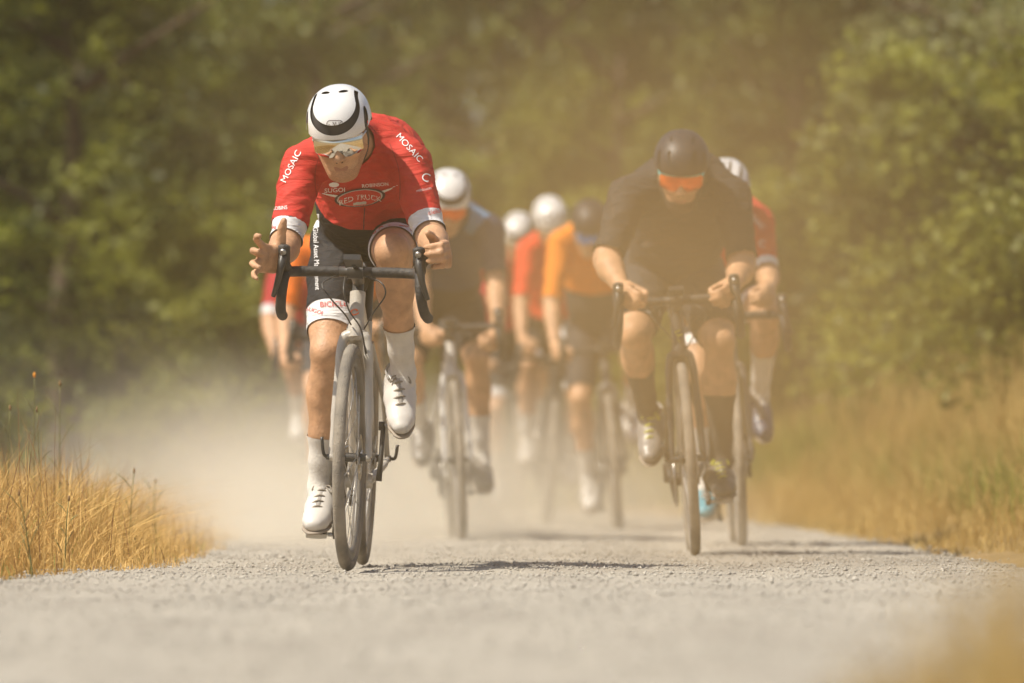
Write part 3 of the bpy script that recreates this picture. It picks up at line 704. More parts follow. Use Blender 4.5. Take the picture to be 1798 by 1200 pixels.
    B['pedal1'] = m.mesh('pedal', smooth=False)
    m = MB()
    for i in range(9):
        r = .030 + .003 * i; x = -.050 + .004 * i
        m.ring([(r, x - .0008), (r, x + .0008), (r - .01, x + .0008), (r - .01, x - .0008)], 24)
    B['cassette'] = m.mesh('cassette', auto=.5)
    m = MB(); top = []; c0 = BB + Vector((-.048, 0, 0)); c1 = RA + Vector((-.042, 0, 0))
    for k in range(13):
        a = math.pi / 2 + math.pi * k / 12; top.append(c0 + Vector((0, .097 * math.cos(a), .097 * math.sin(a))))
    top += [Vector((-.045, .90, .235)), Vector((-.044, .985, .225)), Vector((-.044, 1.03, .265)), c1 + Vector((0, .045, -.01))]
    for k in range(5):
        a = 0 + math.pi / 2 * k / 4; top.append(c1 + Vector((0, .047 * math.cos(a), .047 * math.sin(a))))
    m.tube(top, .0045, 6, closed=True); B['chain'] = m.mesh('chain')
    m = MB(); m.tube([(-.072, 1.0, .33), (-.070, 1.02, .27), (-.050, 1.025, .265)], [.011, .015, .012], 8); m.box((-.045, 1.005, .235), (.012, .03, .09), Matrix.Rotation(R(25), 3, 'X'))
    for (y, z) in ((1.02, .265), (.985, .205)): m.ring([(.018, -.003), (.018, .003), (0, .003), (0, -.003)], 16, c=(-.044, y, z))
    B['derailleur'] = m.mesh('rear_derailleur', auto=.6)
    m = MB(); m.tube([(-.058, 0, 0), (-.072, -.004, 0)], [.010, .008], 10); m.tube(smooth_path([(-.070, -.004, 0), (-.080, -.012, .012), (-.086, -.014, .060)], 4), [.006] * 9, 8, flat=.8)
    B['axle_lever'] = m.mesh('axle_lever')
    m = MB(); m.tube([(.060, 0, 0), (.078, 0, 0)], [.012, .010], 10); m.tube(smooth_path([(.076, -.002, 0), (.092, -.006, .004), (.098, -.01, .045)], 4), [.007] * 9, 8, flat=.8)
    B['axle_lever_r'] = m.mesh('axle_lever')
    m = MB(); m.tube([(0, 0, 0), (0, .0, .02), (0, 0, .15), (0, 0, .165), (0, 0, .185), (0, 0, .20)], [.034, .037, .037, .030, .028, .014], 16)
    B['bottle'] = m.mesh('bottle')
    return B
BM = build_bike_meshes()
def bike_matrix(D, px, yaw, lean):
    """front contact on the ground below photo column px at distance D; lean>0 = towards image right"""
    x = (px - 899) / FPX * D
    return Matrix.Translation((x, D, ground_z(x, D))) @ Matrix.Rotation(R(-yaw), 4, 'Z') @ Matrix.Rotation(R(lean), 4, 'Y')
def make_bike(mtx, label, frame='f_grey', fork=None, steer=0.0, crank=90.0, foot=(12, 30), tyre='rubber', cables=True, computer=True, wheelrot=0.0):
    root = empty('road_bicycle', None, label, 'bicycle', 'road bicycles in the bunch', mtx)
    ax = (HT - HB).normalized()
    S = Matrix.Translation(HB) @ Matrix.Rotation(R(steer), 4, ax) @ Matrix.Translation(-HB)
    fm = M[frame]; fk = M[fork or frame]
    fr = link('frame', BM['frame'], fm, root)
    link('seat_post', BM['post'], M['blackp'], root); link('saddle', BM['saddle'], M['saddle'], root)
    link('fork', BM['fork'], fk, root, S); link('stem', BM['stem'], M['blackp'], root, S)
    hb = link('handlebar', BM['bar'], M['blackp'], root, S)
    for s in (-1, 1):
        link('bar_tape', BM['tape%d' % s], M['tape'], hb)
        h = link('brake_hood', BM['hood%d' % s], M['tape'], root, S)
        link('brake_lever', BM['lever%d' % s], M['blackp'], h)
        link('hood_badge', BM['badge'], M['metal'], h, Matrix.Translation((s * .204, -.1265, .955)) @ Matrix.Rotation(R(90), 4, 'Z'))
    if cables:
        for k in range(3): link('cable', BM['cable%d' % k], M['blackp'], root, S)
    if computer: link('bike_computer', BM['computer'], M['blackp'], root, S)
    for nm, c, T in (('front_wheel', FA, S), ('rear_wheel', RA, Matrix())):
        mt = T @ Matrix.Translation(c) @ Matrix.Rotation(R(wheelrot), 4, 'X')
        w = link(nm, BM['rim'], M['rim'], root, mt)
        link('tyre', BM['tyre'], M[tyre], w)
        link('spokes', BM['spokes'], M['spoke'], w, kind='stuff')
        link('hub', BM['hub'], M['blackp'], w); link('brake_disc', BM['disc'], M['metal'], w)
    link('axle_lever', BM['axle_lever'], M['blackp'], root, S @ Matrix.Translation(FA)); link('axle_lever', BM['axle_lever_r'], M['blackp'], root, Matrix.Translation(RA))
    K = Matrix.Translation(BB) @ Matrix.Rotation(R(90 - crank), 4, 'X').inverted()
    link('crank_arm', BM['crank-1'], M['blackp'], root, K); link('crank_arm', BM['crank1'], M['blackp'], root, K)
    link('chainring', BM['chainring'], M['blackp'], root, K)
    for s in (-1, 1):
        th = R(crank) + (math.pi if s > 0 else 0)
        p = BB + Vector((s * .125, -CR * math.cos(th), -CR * math.sin(th)))
        ph = foot[0] if s < 0 else foot[1]
        link('pedal', BM['pedal%d' % (-s)], M['metal'], root, Matrix.Translation(p) @ Matrix.Rotation(R(ph), 4, 'X'))
    link('cassette', BM['cassette'], M['metal'], root, Matrix.Translation(RA)); link('chain', BM['chain'], M['metal'], root)
    link('rear_derailleur', BM['derailleur'], M['blackp'], root)
    return root, S

# ------------------------------------------------------------------ helmets, glasses, shoes (head frame: x = image right, y = back, z = up; face looks along -y)
HC = np.array((0, .012, .030)); HR = np.array((.100, .136, .112))
def helmet_surface(scale, nth=120, nph=64):
    th = np.linspace(0, 2 * np.pi, nth, endpoint=False); ph = np.linspace(-.62, np.pi / 2, nph)
    TH, PH = np.meshgrid(th, ph, indexing='ij')
    n = np.stack([np.sin(TH) * np.cos(PH), -np.cos(TH) * np.cos(PH), np.sin(PH)], -1).reshape(-1, 3)
    # superellipsoid-like shell, pointed a little to the back
    e = 2.25
    r = (np.abs(n / HR) ** e).sum(1) ** (-1 / e)
    V = n * r[:, None] * scale
    V[:, 0] *= 1 - .10 * np.clip(V[:, 1] / .13, 0, 1) ** 2
    V = V + HC
    I = np.arange(nth * nph).reshape(nth, nph)
    a = I[:, :-1]; b = np.roll(I, -1, 0)[:, :-1]; c = np.roll(I, -1, 0)[:, 1:]; d = I[:, 1:]
    T = np.concatenate([np.stack([a, b, c], -1).reshape(-1, 3), np.stack([a, c, d], -1).reshape(-1, 3)])
    return V, T, n
def rim_field(V):   # rim: higher at the brow, lower over the nape
    y = V[:, 1]
    return V[:, 2] - (.040 - .012 * np.clip(-y / .1, 0, 1) - .045 * np.clip((y + .02) / .12, 0, 1) + .012 * np.exp(-((y - .02) / .03) ** 2))
def ellm(n, c, axis_u, ra, rb):
    """elliptic patch on the unit sphere around direction c; >0 outside"""
    c = np.array(c, float); c /= np.linalg.norm(c); u = np.array(axis_u, float); u -= c * (u @ c); u /= np.linalg.norm(u); w = np.cross(c, u)
    q = np.sqrt(((n @ u) / ra) ** 2 + ((n @ w) / rb) ** 2)
    return np.where(n @ c > 0, (q - 1) * min(ra, rb), 1.0)
def helmet_vents(n, style):
    f = np.full(len(n), 1.0)
    if style == 'aero':
        c = np.array((0, -math.cos(R(55)), math.sin(R(55)))); u = np.array((0, math.sin(R(55)), math.cos(R(55))))
        a = n[:, 0] / .55; b = (n @ u) / .62; rho = np.where(b < 0, np.sqrt(a * a + b * b), np.abs(a) + .10 * np.maximum(b, 0))
        rho = np.where(n @ c > -.2, rho, 9)
        groove = np.maximum(np.abs(rho - 1.10) - .095 - .04 * np.clip(-b, 0, 1), (n @ u) - .60)       # U-shaped channel round the brow
        f = np.minimum(f, groove * .5)
        for s in (-1, 1):
            f = np.minimum(f, ellm(n, (s * .83, -.48, .30), (0, .55, .75), .32, .125))
            f = np.minimum(f, ellm(n, (s * .24, -.16, .94), (s, .7, .0), .15, .07))
    elif style == 'smooth':
        for s in (-1, 1):
            f = np.minimum(f, ellm(n, (s * .30, -.80, .42), (s * .25, .5, .8), .24, .06))
            f = np.minimum(f, ellm(n, (s * .66, -.62, .34), (s * .1, .5, .8), .30, .07))
            f = np.minimum(f, ellm(n, (s * .93, -.25, .15), (0, .9, .4), .22, .07))
            f = np.minimum(f, ellm(n, (s * .33, -.35, .88), (s * .1, 1, .3), .18, .035))
    elif style == 'vented':
        for s in (-1, 1):
            for k, (x, y, z, L, w) in enumerate([(.22, -.75, .55, .26, .055), (.50, -.66, .45, .28, .06), (.78, -.45, .30, .26, .07), (.25, -.1, .95, .25, .055), (.62, -.05, .75, .28, .065), (.9, .1, .35, .28, .07), (.28, .65, .6, .25, .06)]):
                f = np.minimum(f, ellm(n, (s * x, y, z), (0, .8, .35), L, w))
        f = np.minimum(f, ellm(n, (0, -.8, .6), (0, .7, .6), .18, .045))
    else:
        for s in (-1, 1):
            for k in range(3):
                f = np.minimum(f, ellm(n, (s * (.16 + .30 * k), -.25, .85 - .22 * k), (s * .05, 1, .2), .62, .062))
        f = np.minimum(f, ellm(n, (0, .0, 1), (0, 1, 0), .5, .03))
    return f
HELM = {}
def helmet_meshes(style):
    if style in HELM: return HELM[style]
    V, T, n = helmet_surface(1.0)
    f = np.minimum(helmet_vents(n, style), rim_field(V) * 6)
    V1, T1, _ = clip_tris(V, T, f)
    shell = mesh_np('shell', V1, T1)
    V, T, n = helmet_surface(.935, 60, 32)
    V2, T2, _ = clip_tris(V, T, rim_field(V) - .003)
    HELM[style] = (shell, mesh_np('liner', V2, T2)); return HELM[style]
def glasses_meshes():
    v = []; f = []; nx, nz = 41, 9
    for i in range(nx):
        s = -1 + 2 * i / (nx - 1); a = s * R(60)
        top = .028 - .004 * abs(s); bot = -.036 + .016 * abs(s) ** 3 + .030 * math.exp(-(s / .15) ** 2)
        for j in range(nz):
            z = bot + (top - bot) * j / (nz - 1)
            v.append((.087 * math.sin(a), -.098 + .078 * (1 - math.cos(a)) + .008 * (z / .025) ** 2 - .004, z))
    for i in range(nx - 1):
        for j in range(nz - 1): f.append((i * nz + j, (i + 1) * nz + j, (i + 1) * nz + j + 1, i * nz + j + 1))
    lens = MB(); lens.add(v, f); lens = lens.mesh('lens')
    fr = MB(); fr.tube([Vector(v[i * nz + nz - 1]) + Vector((0, -.001, .002)) for i in range(0, nx, 2)], .0038, 8)
    for s in (-1, 1):
        e = Vector(v[(nx - 1 if s > 0 else 0) * nz + nz - 2]); fr.tube([e, (s * .080, .0, .012)], .0035, 6)
    return lens, fr.mesh('glasses_frame')
GL = glasses_meshes()
def shoe_meshes():
    s = SDF()
    L = (1, 0, 0)
    s.chain([(0, -.062, .028), (0, -.03, .030), (.0, .01, .034), (0, .06, .044), (0, .115, .050), (0, .155, .045)], [.022, .028, .031, .034, .036, .032], 'a', .02, sx=1.32, lat=L)
    s.cone((0, .05, .055), (0, .105, .090), .030, .034, 'a', .03, sx=1.1, lat=L)
    s.cone((0, .115, .06), (0, .122, .098), .036, .039, 'a', .02)
    V, Q, T, N = s.build(.005, clip=lambda P: np.maximum(-P[..., 2] + .004, P[..., 2] - (.112 + (P[..., 1] - .11) * .1)), smooth=2)
    up = mesh_np('shoe', V, Q)
    s2 = SDF()
    s2.chain([(0, -.066, .0), (0, -.03, .0), (.0, .01, .0), (0, .06, .0), (0, .115, .0), (0, .158, .0)], [.026, .034, .037, .032, .031, .030], 'a', .02, sx=1.12, lat=L)
    V, Q, T, N = s2.build(.005, clip=lambda P: np.maximum(P[..., 2] - .009, -P[..., 2]), smooth=1)
    sole = mesh_np('sole', V, Q)
    m = MB()
    for k in range(5):
        y = .0 + .022 * k; z = .0705 + .0118 * k; w = .016
        m.tube(smooth_path([(-w - .006, y + .004, z - .010), (-w * .4, y, z + .001), (w * .4, y + .003, z + .001), (w + .006, y + .010, z - .010)], 3), .0036, 6)
    m.tube(smooth_path([(0, .09, .114), (-.022, .082, .118), (-.030, .070, .104), (-.012, .08, .113)], 4), .0024, 6)
    m.tube(smooth_path([(0, .09, .114), (.024, .082, .118), (.034, .068, .100), (.014, .08, .112)], 4), .0024, 6)
    lace = m.mesh('lace')
    m = MB()
    m.tube(smooth_path([(0, -.004, .0555), (0, .03, .0715), (0, .07, .0905), (0, .090, .1050)], 4), [.006, .011, .0125, .0135, .014, .0145, .0150, .0155, .016, .016, .0165, .017, .017], 8, flat=1.0)
    tongue = m.mesh('tongue')
    m = MB(); m.tube(smooth_path([(.034, .085, .104), (.041, .118, .111), (.030, .150, .113), (0, .163, .114), (-.030, .150, .113), (-.041, .118, .111), (-.034, .085, .104)], 4), .0045, 6)
    collar = m.mesh('collar')
    m = MB()
    for k in range(3):
        for sg in (-1, 1): m.tube([(sg * (.008 + .007 * k), -.072 + .004 * k, .043 - .004 * k), (sg * (.010 + .008 * k), -.050 + .004 * k, .0535 - .004 * k)], .0016, 5)
    for sg in (-1, 1): m.tube(smooth_path([(sg * .043, -.02, .022), (sg * .045, .02, .034), (sg * .043, .06, .055), (sg * .042, .10, .066), (sg * .036, .15, .060)], 3), .0014, 5)
    seam = m.mesh('seam')
    m = MB(); m.box((0, -.005, -.005), (.045, .06, .010)); cleat = m.mesh('cleat', smooth=False)
    return up, sole, lace, cleat, tongue, collar, seam
SHOE = shoe_meshes()

# ------------------------------------------------------------------ riders
def V3(p): return np.array(p, float)
def ik(a, c, l1, l2, pole):
    a, c, pole = V3(a), V3(c), V3(pole); d = c - a; L = np.linalg.norm(d); u = d / L
    L = min(L, (l1 + l2) * .999)
    x = (l1 * l1 - l2 * l2 + L * L) / (2 * L); hgt = math.sqrt(max(l1 * l1 - x * x, 1e-6))
    n = pole - u * (u @ pole); n /= np.linalg.norm(n)
    return a + u * x + n * hgt
def lerp(a, b, t): return V3(a) + (V3(b) - V3(a)) * t
def hand(s, wrist, fd, td, pn, curls, splay=0.0, thumb=(.55, .75, .25, 25), sc=1.0):
    w = V3(wrist); fd = V3(fd); fd /= np.linalg.norm(fd); td = V3(td); td -= fd * (fd @ td); td /= np.linalg.norm(td)
    n = np.cross(fd, td); n *= np.sign(n @ V3(pn)) or 1
    K = .006
    s.cone(w - fd * .005, w + fd * .03 * sc, .021, .019, 'hand', .012, sx=1.45, lat=td)
    s.cone(w + fd * .022 * sc, w + fd * .078 * sc, .0165 * sc, .0145 * sc, 'hand', .012, sx=2.35, lat=td)
    s.cone(w + fd * .02 * sc + td * .018 + n * .006, w + fd * .05 * sc + td * .026 + n * .008, .015, .013, 'hand', .012)
    base = [(.086, .029), (.091, .0095), (.087, -.0095), (.079, -.0275)]
    ph = [(.043, .026, .021), (.047, .030, .022), (.044, .028, .021), (.034, .021, .019)]
    for i in range(4):
        p = w + (fd * base[i][0] + td * base[i][1]) * sc
        c = curls[i] if isinstance(curls[0], (list, tuple)) else curls
        ang = 0; q0 = p - fd * .02 * sc
        s.cone(q0, p, .0105 * sc, .0105 * sc, 'hand', K)
        for j in range(3):
            ang += R(c[j]); d = fd * math.cos(ang) + n * math.sin(ang) + td * splay * (1.5 - i) / 1.5 * math.cos(ang)
            d /= np.linalg.norm(d); e = p + d * ph[i][j] * sc
            rr = (.0105, .0095, .0085, .0075); g = .88 if i == 3 else 1
            s.cone(p, e, rr[j] * g * sc, rr[j + 1] * g * sc, 'hand', K); p = e
    p = w + (fd * .022 + td * .020 + n * .008) * sc; d = fd * thumb[0] + td * thumb[1] + n * thumb[2]; d /= np.linalg.norm(d)
    d2 = d * math.cos(R(thumb[3])) + fd * math.sin(R(thumb[3])) * .8 + n * math.sin(R(thumb[3])) * .5; d2 /= np.linalg.norm(d2)
    e = p + d * .040 * sc; s.cone(p, e, .0175 * sc, .0135 * sc, 'hand', .014); e2 = e + d2 * .030 * sc; s.cone(e, e2, .0130 * sc, .0120 * sc, 'hand', K)
    e3 = e2 + (d2 * .95 + n * .15) * .022 * sc; s.cone(e2, e3, .0120 * sc, .0095 * sc, 'hand', K)

def largest(v, t, e):
    key = np.round(v, 6); _, inv = np.unique(key, axis=0, return_inverse=True); inv = inv.ravel(); lab = np.arange(inv.max() + 1); tt = inv[t]
    while True:
        mn = lab[tt].min(1); new = lab.copy()
        for i in range(3): np.minimum.at(new, tt[:, i], mn)
        if (new == lab).all(): break
        lab = new
    l = lab[tt[:, 0]]; u, c = np.unique(l, return_counts=True); t = t[l == u[c.argmax()]]
    used, iv = np.unique(t, return_inverse=True); return v[used], iv.reshape(-1, 3), e[used]
def make_rider(mtx, spec):
    h = spec.get('h', .010); W3 = lambda v: V3(mtx @ Vector(v))
    X = V3(mtx.to_3x3() @ Vector((1, 0, 0))); J = {k: V3(v) for k, v in spec['J'].items()}
    hx = V3((1, 0, 0))
    bl = spec.get('build', 1.0)
    s = SDF()
    # ---- torso
    P0 = W3(spec.get('pelvis', (0, .785, 1.025)))
    P3 = J['neck']; lat = (J['SL'] - J['SR']); lat /= np.linalg.norm(lat)
    sp = P3 - P0; L = np.linalg.norm(sp); u = sp / L
    back = np.cross(u, X); back *= np.sign(back[2]) or 1      # outward on the back side
    hump = spec.get('hump', .045)
    P1 = P0 + sp * .34 + back * hump * .9; P2 = P0 + sp * .70 + back * hump
    Pn = P0 + sp * .93 + back * .012
    s.cone(P0 - u * .02, P0 + u * .16, .112 * bl, .100 * bl, 'pelvis', .03, sx=1.42, lat=X)
    s.cone(P0 + u * .16, P1, .100 * bl, .104 * bl, 'torso', .04, sx=1.36, lat=X)
    s.cone(P1, P2, .110 * bl, .122 * bl, 'torso', .04, sx=1.34, lat=lat)
    s.cone(P2, Pn, .118 * bl, .082, 'torso', .04, sx=1.45, lat=lat)
    ch = P2 - back * .055 + u * .03
    for sg in (-1, 1):
        s.ell(ch + lat * sg * .07, (.085, .085, .06), 'torso', .04)
    for sd, sg in (('R', -1), ('L', 1)):
        S = J['S' + sd]; nb = Pn + lat * sg * .05
        s.cone(nb, S, .058, .058 * bl, 'yoke', .04)
        s.cone(P3 + lat * sg * .02, lerp(P3, S, .75), .050, .045, 'yoke', .03)
        s.cone(lerp(P2, S, .35), lerp(P2, S, .9), .085, .058, 'torso', .04)
        E, Wr = J['E' + sd], J['W' + sd]
        m1, m2 = spec.get('sleeve', (.80, .80))
        r_ = lambda t: (.060 + (.049 - .060) * min(t / .45, 1) if t < .45 else .049 + (.041 - .049) * (t - .45) / .55) * bl
        pts = [0, .25, .45] + [t for t in sorted({m1, min(m2, 1.0), 1.0}) if t > .45]
        for a, b in zip(pts[:-1], pts[1:]):
            tag = 'sleeve' if b <= m1 + 1e-6 else ('cuff' + sd if b <= m2 + 1e-6 else 'arm')
            s.cone(lerp(S, E, a), lerp(S, E, b), r_(a), r_(b), tag, .018)
        f1 = max(m2 - 1, 0)       # cuff reaching past the elbow
        if f1 > 0: s.cone(E, lerp(E, Wr, f1), .041 * bl, .044 * bl, 'cuff' + sd, .015)
        s.cone(lerp(E, Wr, f1), lerp(E, Wr, max(.28, f1 + .05)), .043 * bl, .046 * bl, 'arm', .015)
        s.cone(lerp(E, Wr, max(.28, f1 + .05)), Wr, .046 * bl, .0265, 'arm', .015)
        hs = spec['hand' + sd]
        hand(s, Wr, hs['fd'], hs['td'], hs['pn'], hs['c'], hs.get('splay', 0), hs.get('thumb', (.55, .75, .25, 25)), hs.get('sc', 1.08))
    # ---- legs
    cr = R(spec['crank']); feet = {}
    for sd, sg in (('R', -1), ('L', 1)):
        th = cr + (math.pi if sg > 0 else 0)
        ph = R(spec['foot'][0 if sg < 0 else 1])
        pd = BB + Vector((sg * .125, -CR * math.cos(th), -CR * math.sin(th)))
        fd = Vector((0, -math.cos(ph), -math.sin(ph))); fu = Vector((0, -math.sin(ph), math.cos(ph)))
        ball = pd + fu * .018; ank = ball + fu * .10 - fd * .12
        feet[sd] = mtx @ (Matrix.Translation(ball) @ Matrix.Rotation(ph, 4, 'X') @ Matrix.Rotation(R(sg * 6), 4, 'Z'))
        H = P0 + X * sg * .092 - u * .015; A = W3(ank)
        l1, l2 = spec.get('leg', (.445, .445))
        D = np.linalg.norm(A - H)
        if D > (l1 + l2) * .985: A = H + (A - H) / D * (l1 + l2) * .985
        K = ik(H, A, l1, l2, V3((sg * (spec['splay'][0 if sg < 0 else 1] if isinstance(spec.get('splay'), tuple) else spec.get('splay', .12)), -1, .25)))
        q = lerp(H, K, .5)
        s.ell(H - u * .03 + back * .03, (.10 * bl, .10 * bl, .10 * bl), 'pelvis', .04)
        hm, bm = spec.get('hem', (.68, .80))
        rt = lambda t: np.interp(t, [0, .3, .7, 1], [.094, .090, .072, .053]) * bl
        cuts = sorted({0, .3, hm, bm, 1.0})
        for a, b in zip(cuts[:-1], cuts[1:]):
            tag = 'short' if b <= hm + 1e-6 else ('band' + sd if b <= bm + 1e-6 else 'leg')
            s.cone(lerp(H, K, a), lerp(H, K, b), rt(a), rt(b), tag, .02)
        fw = V3((0, -1, 0)); sh = A - K; sh /= np.linalg.norm(sh)
        kf = fw - sh * (fw @ sh); kf /= np.linalg.norm(kf)
        s.ell(K + kf * .026, (.032, .030, .036), 'leg', .018)
        tdir = (K - H) / np.linalg.norm(K - H)
        s.cone(lerp(H, K, .62) + kf * .018 - X * sg * .030, K - tdir * .045 + kf * .016 - X * sg * .030, .042, .026, 'leg' if bm < .86 else 'short', .02)   # inner quadriceps
        s.cone(lerp(H, K, .55) + kf * .018 + X * sg * .030, K - tdir * .065 + kf * .016 + X * sg * .028, .042, .024, 'leg' if bm < .86 else 'short', .02)
        s.cone(K + kf * .012 + sh * .05, K + sh * .10 + kf * .016, .036, .034, 'leg', .02)
        sk = spec.get('sock', .58)
        rs = lambda t: np.interp(t, [0, .15, .32, .60, .85, 1], [.050, .047, .0545, .044, .033, .035]) * (.5 + .5 * bl)
        of = lambda t: -kf * .020 * np.interp(t, [0, .3, .7, 1], [0, 1, .3, 0])
        cuts = sorted({0, .16, .32, sk, .8, 1.0})
        for a, b in zip(cuts[:-1], cuts[1:]):
            s.cone(lerp(K, A, a) + of(a), lerp(K, A, b) + of(b), rs(a), rs(b), 'leg' if b <= sk + 1e-6 else 'sock' + sd, .018)
        for e in (-1, 1):     # two heads of the calf
            s.ell(lerp(K, A, .30) - kf * .026 + X * e * .022, (.034, .036, .090), 'leg' if sk > .4 else 'sock' + sd, .02)
        bl3 = W3(ball + fu * .03)
        s.cone(A, lerp(A, bl3, .6), .034, .026, 'sock' + sd, .02)
    # ---- head
    yaw, pit, rol = [R(a) for a in spec['head']]
    HF = np.array((Matrix.Rotation(yaw, 3, 'Z') @ Matrix.Rotation(pit, 3, 'X') @ Matrix.Rotation(rol, 3, 'Y')))
    hc = J['head']; hp = lambda x, y, z: hc + HF @ V3((x, y, z * (1.0 if z > 0 else 1.12)))
    s.cone(P3 - u * .03, lerp(P3, hp(0, .03, -.04), .35), .066, .060, 'torso', .03)
    s.cone(lerp(P3, hp(0, .03, -.04), .30), hp(0, .025, -.045), .056, .056, 'face', .03)
    FT = HF.T
    s.ell(hp(0, .018, .028), (.074, .094, .088), 'cranium', .02, FT)
    s.ell(hp(0, .05, -.01), (.066, .055, .06), 'hair', .02, FT)
    s.ell(hp(0, -.030, .004), (.066, .060, .062), 'face', .02, FT)
    s.cone(hp(0, -.030, -.035), hp(0, -.040, -.055), .050, .042, 'face', .025, sx=1.08, lat=HF @ V3((1, 0, 0)))
    s.cone(hp(0, -.040, -.055), hp(0, -.052, -.082), .042, .031, 'jaw', .025, sx=1.08, lat=HF @ V3((1, 0, 0)))
    for e in (-1, 1):
        s.cone(hp(e * .054, .0, -.035), hp(e * .024, -.055, -.088), .024, .021, 'jaw', .02)
        s.ell(hp(e * .038, -.066, -.020), (.024, .020, .020), 'face', .02, FT)
        s.ell(hp(e * .074, .012, -.012), (.009, .020, .030), 'face', .006, FT)
        s.cone(hp(e * .003, -.082, .022), hp(e * .042, -.070, .024), .013, .010, 'face', .012)
    s.ell(hp(0, -.068, -.094), (.022, .017, .016), 'jaw', .014, FT)
    s.cone(hp(0, -.088, .010), hp(0, -.106, -.030), .009, .0125, 'face', .012)
    for e in (-1, 1): s.ell(hp(e * .011, -.096, -.034), (.009, .011, .008), 'face', .006, FT)
    s.ell(hp(0, -.074, -.050), (.022, .011, .009), 'lipz', .012, FT)
    s.cone(hp(-.014, -.077, -.061), hp(.014, -.077, -.061), .0042, .0042, 'lips', .005)
    s.cone(hp(-.010, -.077, -.067), hp(.010, -.077, -.067), .0045, .0045, 'lips', .005)
    # ---- mesh and clothing
    V, Q, T, N = s.build(h, smooth=spec.get('smooth', 2))
    org = np.array(mtx.to_translation())
    root = empty('person', Vector(org), spec['label'], 'cyclist', 'cyclists in the bunch')
    body = link('body', mesh_np('body', V - org, Q), M[spec.get('skin', 'skin')], root)
    out = {'root': root, 'org': org, 'HF': HF, 'hc': hc, 'bvh': {}, 'sdf': s}
    hemd = (V - P0) @ u - spec.get('waist', .20)
    def garment(name, tags, m, off, part=None):
        if part == 'jersey': f = np.minimum(s.field(V, tags | {'pelvis'}), hemd)
        elif part == 'shorts': f = np.maximum(s.field(V, tags - {'pelvis'}), np.minimum(s.field(V, tags | {'torso', 'bandR', 'bandL'} if 'bandR' in tags else tags | {'torso'}), -hemd))
        else: f = s.field(V, tags)
        v, t, e = clip_tris(V, T, f, N)
        if not len(t): return None
        e = e / (np.linalg.norm(e, axis=1)[:, None] + 1e-9)
        if name in ('hair', 'lips', 'beard'): v, t, e = largest(v, t, e)
        if part and spec.get('folds', True):     # creases pulled across the cloth
            q = v - P0; al = q @ u; la = q @ X; dp = q @ back
            w1 = vnoise(la * 7 + dp * 9 + 40, al * 30 + la * 12 + 20, 1, 5); w2 = vnoise(la * 9 - dp * 11 + 60, al * 24 - la * 15 + 30, 1, 6)
            rg = (1 - np.abs(2 * w1 - 1)) ** 3 + (1 - np.abs(2 * w2 - 1)) ** 3
            off = off + (.0042 if part == 'jersey' else .0026) * rg
            v = v + e * off[:, None]
        else: v = v + e * off
        o = link(name, mesh_np(name, v - org, t), M[m], root)
        out['bvh'][name + str(len(out['bvh'])) if name in out['bvh'] else name] = BVHTree.FromPolygons([tuple(p) for p in v], [tuple(int(i) for i in q) for q in t])
        return o
    c = spec['c']
    jt = {'torso', 'sleeve'}; st = {'pelvis', 'short'}
    if not c.get('yoke'): jt |= {'yoke'}
    if c.get('cuff') == c['jersey']: jt |= {'cuffR', 'cuffL'}
    if not c.get('band'): st |= {'bandR', 'bandL'}
    garment('jersey', jt, c['jersey'], .0045, 'jersey'); garment('shorts', st, c['shorts'], .0035, 'shorts')
    if c.get('yoke'): garment('jersey_yoke', {'yoke'}, c['yoke'], .0045)
    for sd in 'RL':
        if c.get('cuff') and c['cuff'] != c['jersey']: garment('sleeve_cuff', {'cuff' + sd}, c['cuff'], .0060)
        if c.get('band'): garment('hem_band', {'band' + sd}, c['band'], .0050)
        garment('sock', {'sock' + sd}, c['socks'], .0035)
    mo = MB(); pl = lambda x, y, z: Vector(hp(x, y, z) - org)
    mo.tube(smooth_path([pl(-.019, -.0765, -.0650), pl(-.008, -.0835, -.0640), pl(.008, -.0835, -.0640), pl(.019, -.0765, -.0650)], 3), [.0008] + [.0017] * 8 + [.0008], 6)
    link('mouth', mo.mesh('mouth'), M['print_d'], root)
    for e_ in (-1, 1):
        nm = MB(); nm.tube([pl(e_ * .007, -.1055, -.0395), pl(e_ * .010, -.1005, -.0400)], [.0026, .0020], 6); link('nostril', nm.mesh('nostril'), M['print_d'], root)
        eb = MB(); eb.tube(smooth_path([pl(e_ * .012, -.097, .030), pl(e_ * .030, -.090, .034), pl(e_ * .050, -.074, .030)], 3), [.002, .0038, .004, .0036, .003, .0025, .0012], 6); link('eyebrow', eb.mesh('eyebrow'), M['hair'], root)
    garment('hair', {'hair'}, 'hair', .003)
    garment('lips', {'lips'}, 'lips', .0008)
    if c.get('beard'): garment('beard', {'jaw', 'lipz'}, c['beard'], .003 if c['beard'] == 'beard' else .0008)
    HM = Matrix.Translation(Vector(hc - org)) @ Matrix(HF.tolist()).to_4x4()
    sh, ln = helmet_meshes(spec['helmet'])
    hm = link('helmet', sh, M[c['helmet']], root, HM @ Matrix.Translation((0, .006, .008)))
    link('helmet_liner', ln, M[c.get('liner', 'liner')], hm)
    st = MB()
    for e in (-1, 1):
        st.tube(smooth_path([(e * .080, .0, .03), (e * .079, -.002, -.03), (e * .058, -.012, -.085), (e * .0, -.030, -.118)], 4), .0035, 6, flat=2.0)
    link('chin_strap', st.mesh('chin_strap'), M['blackp'], hm)
    gl = link('sunglasses', GL[0], M[c['lens']], root, HM @ Matrix.Translation((0, -.006, .002)))
    link('glasses_frame', GL[1], M[c['frame']], gl)
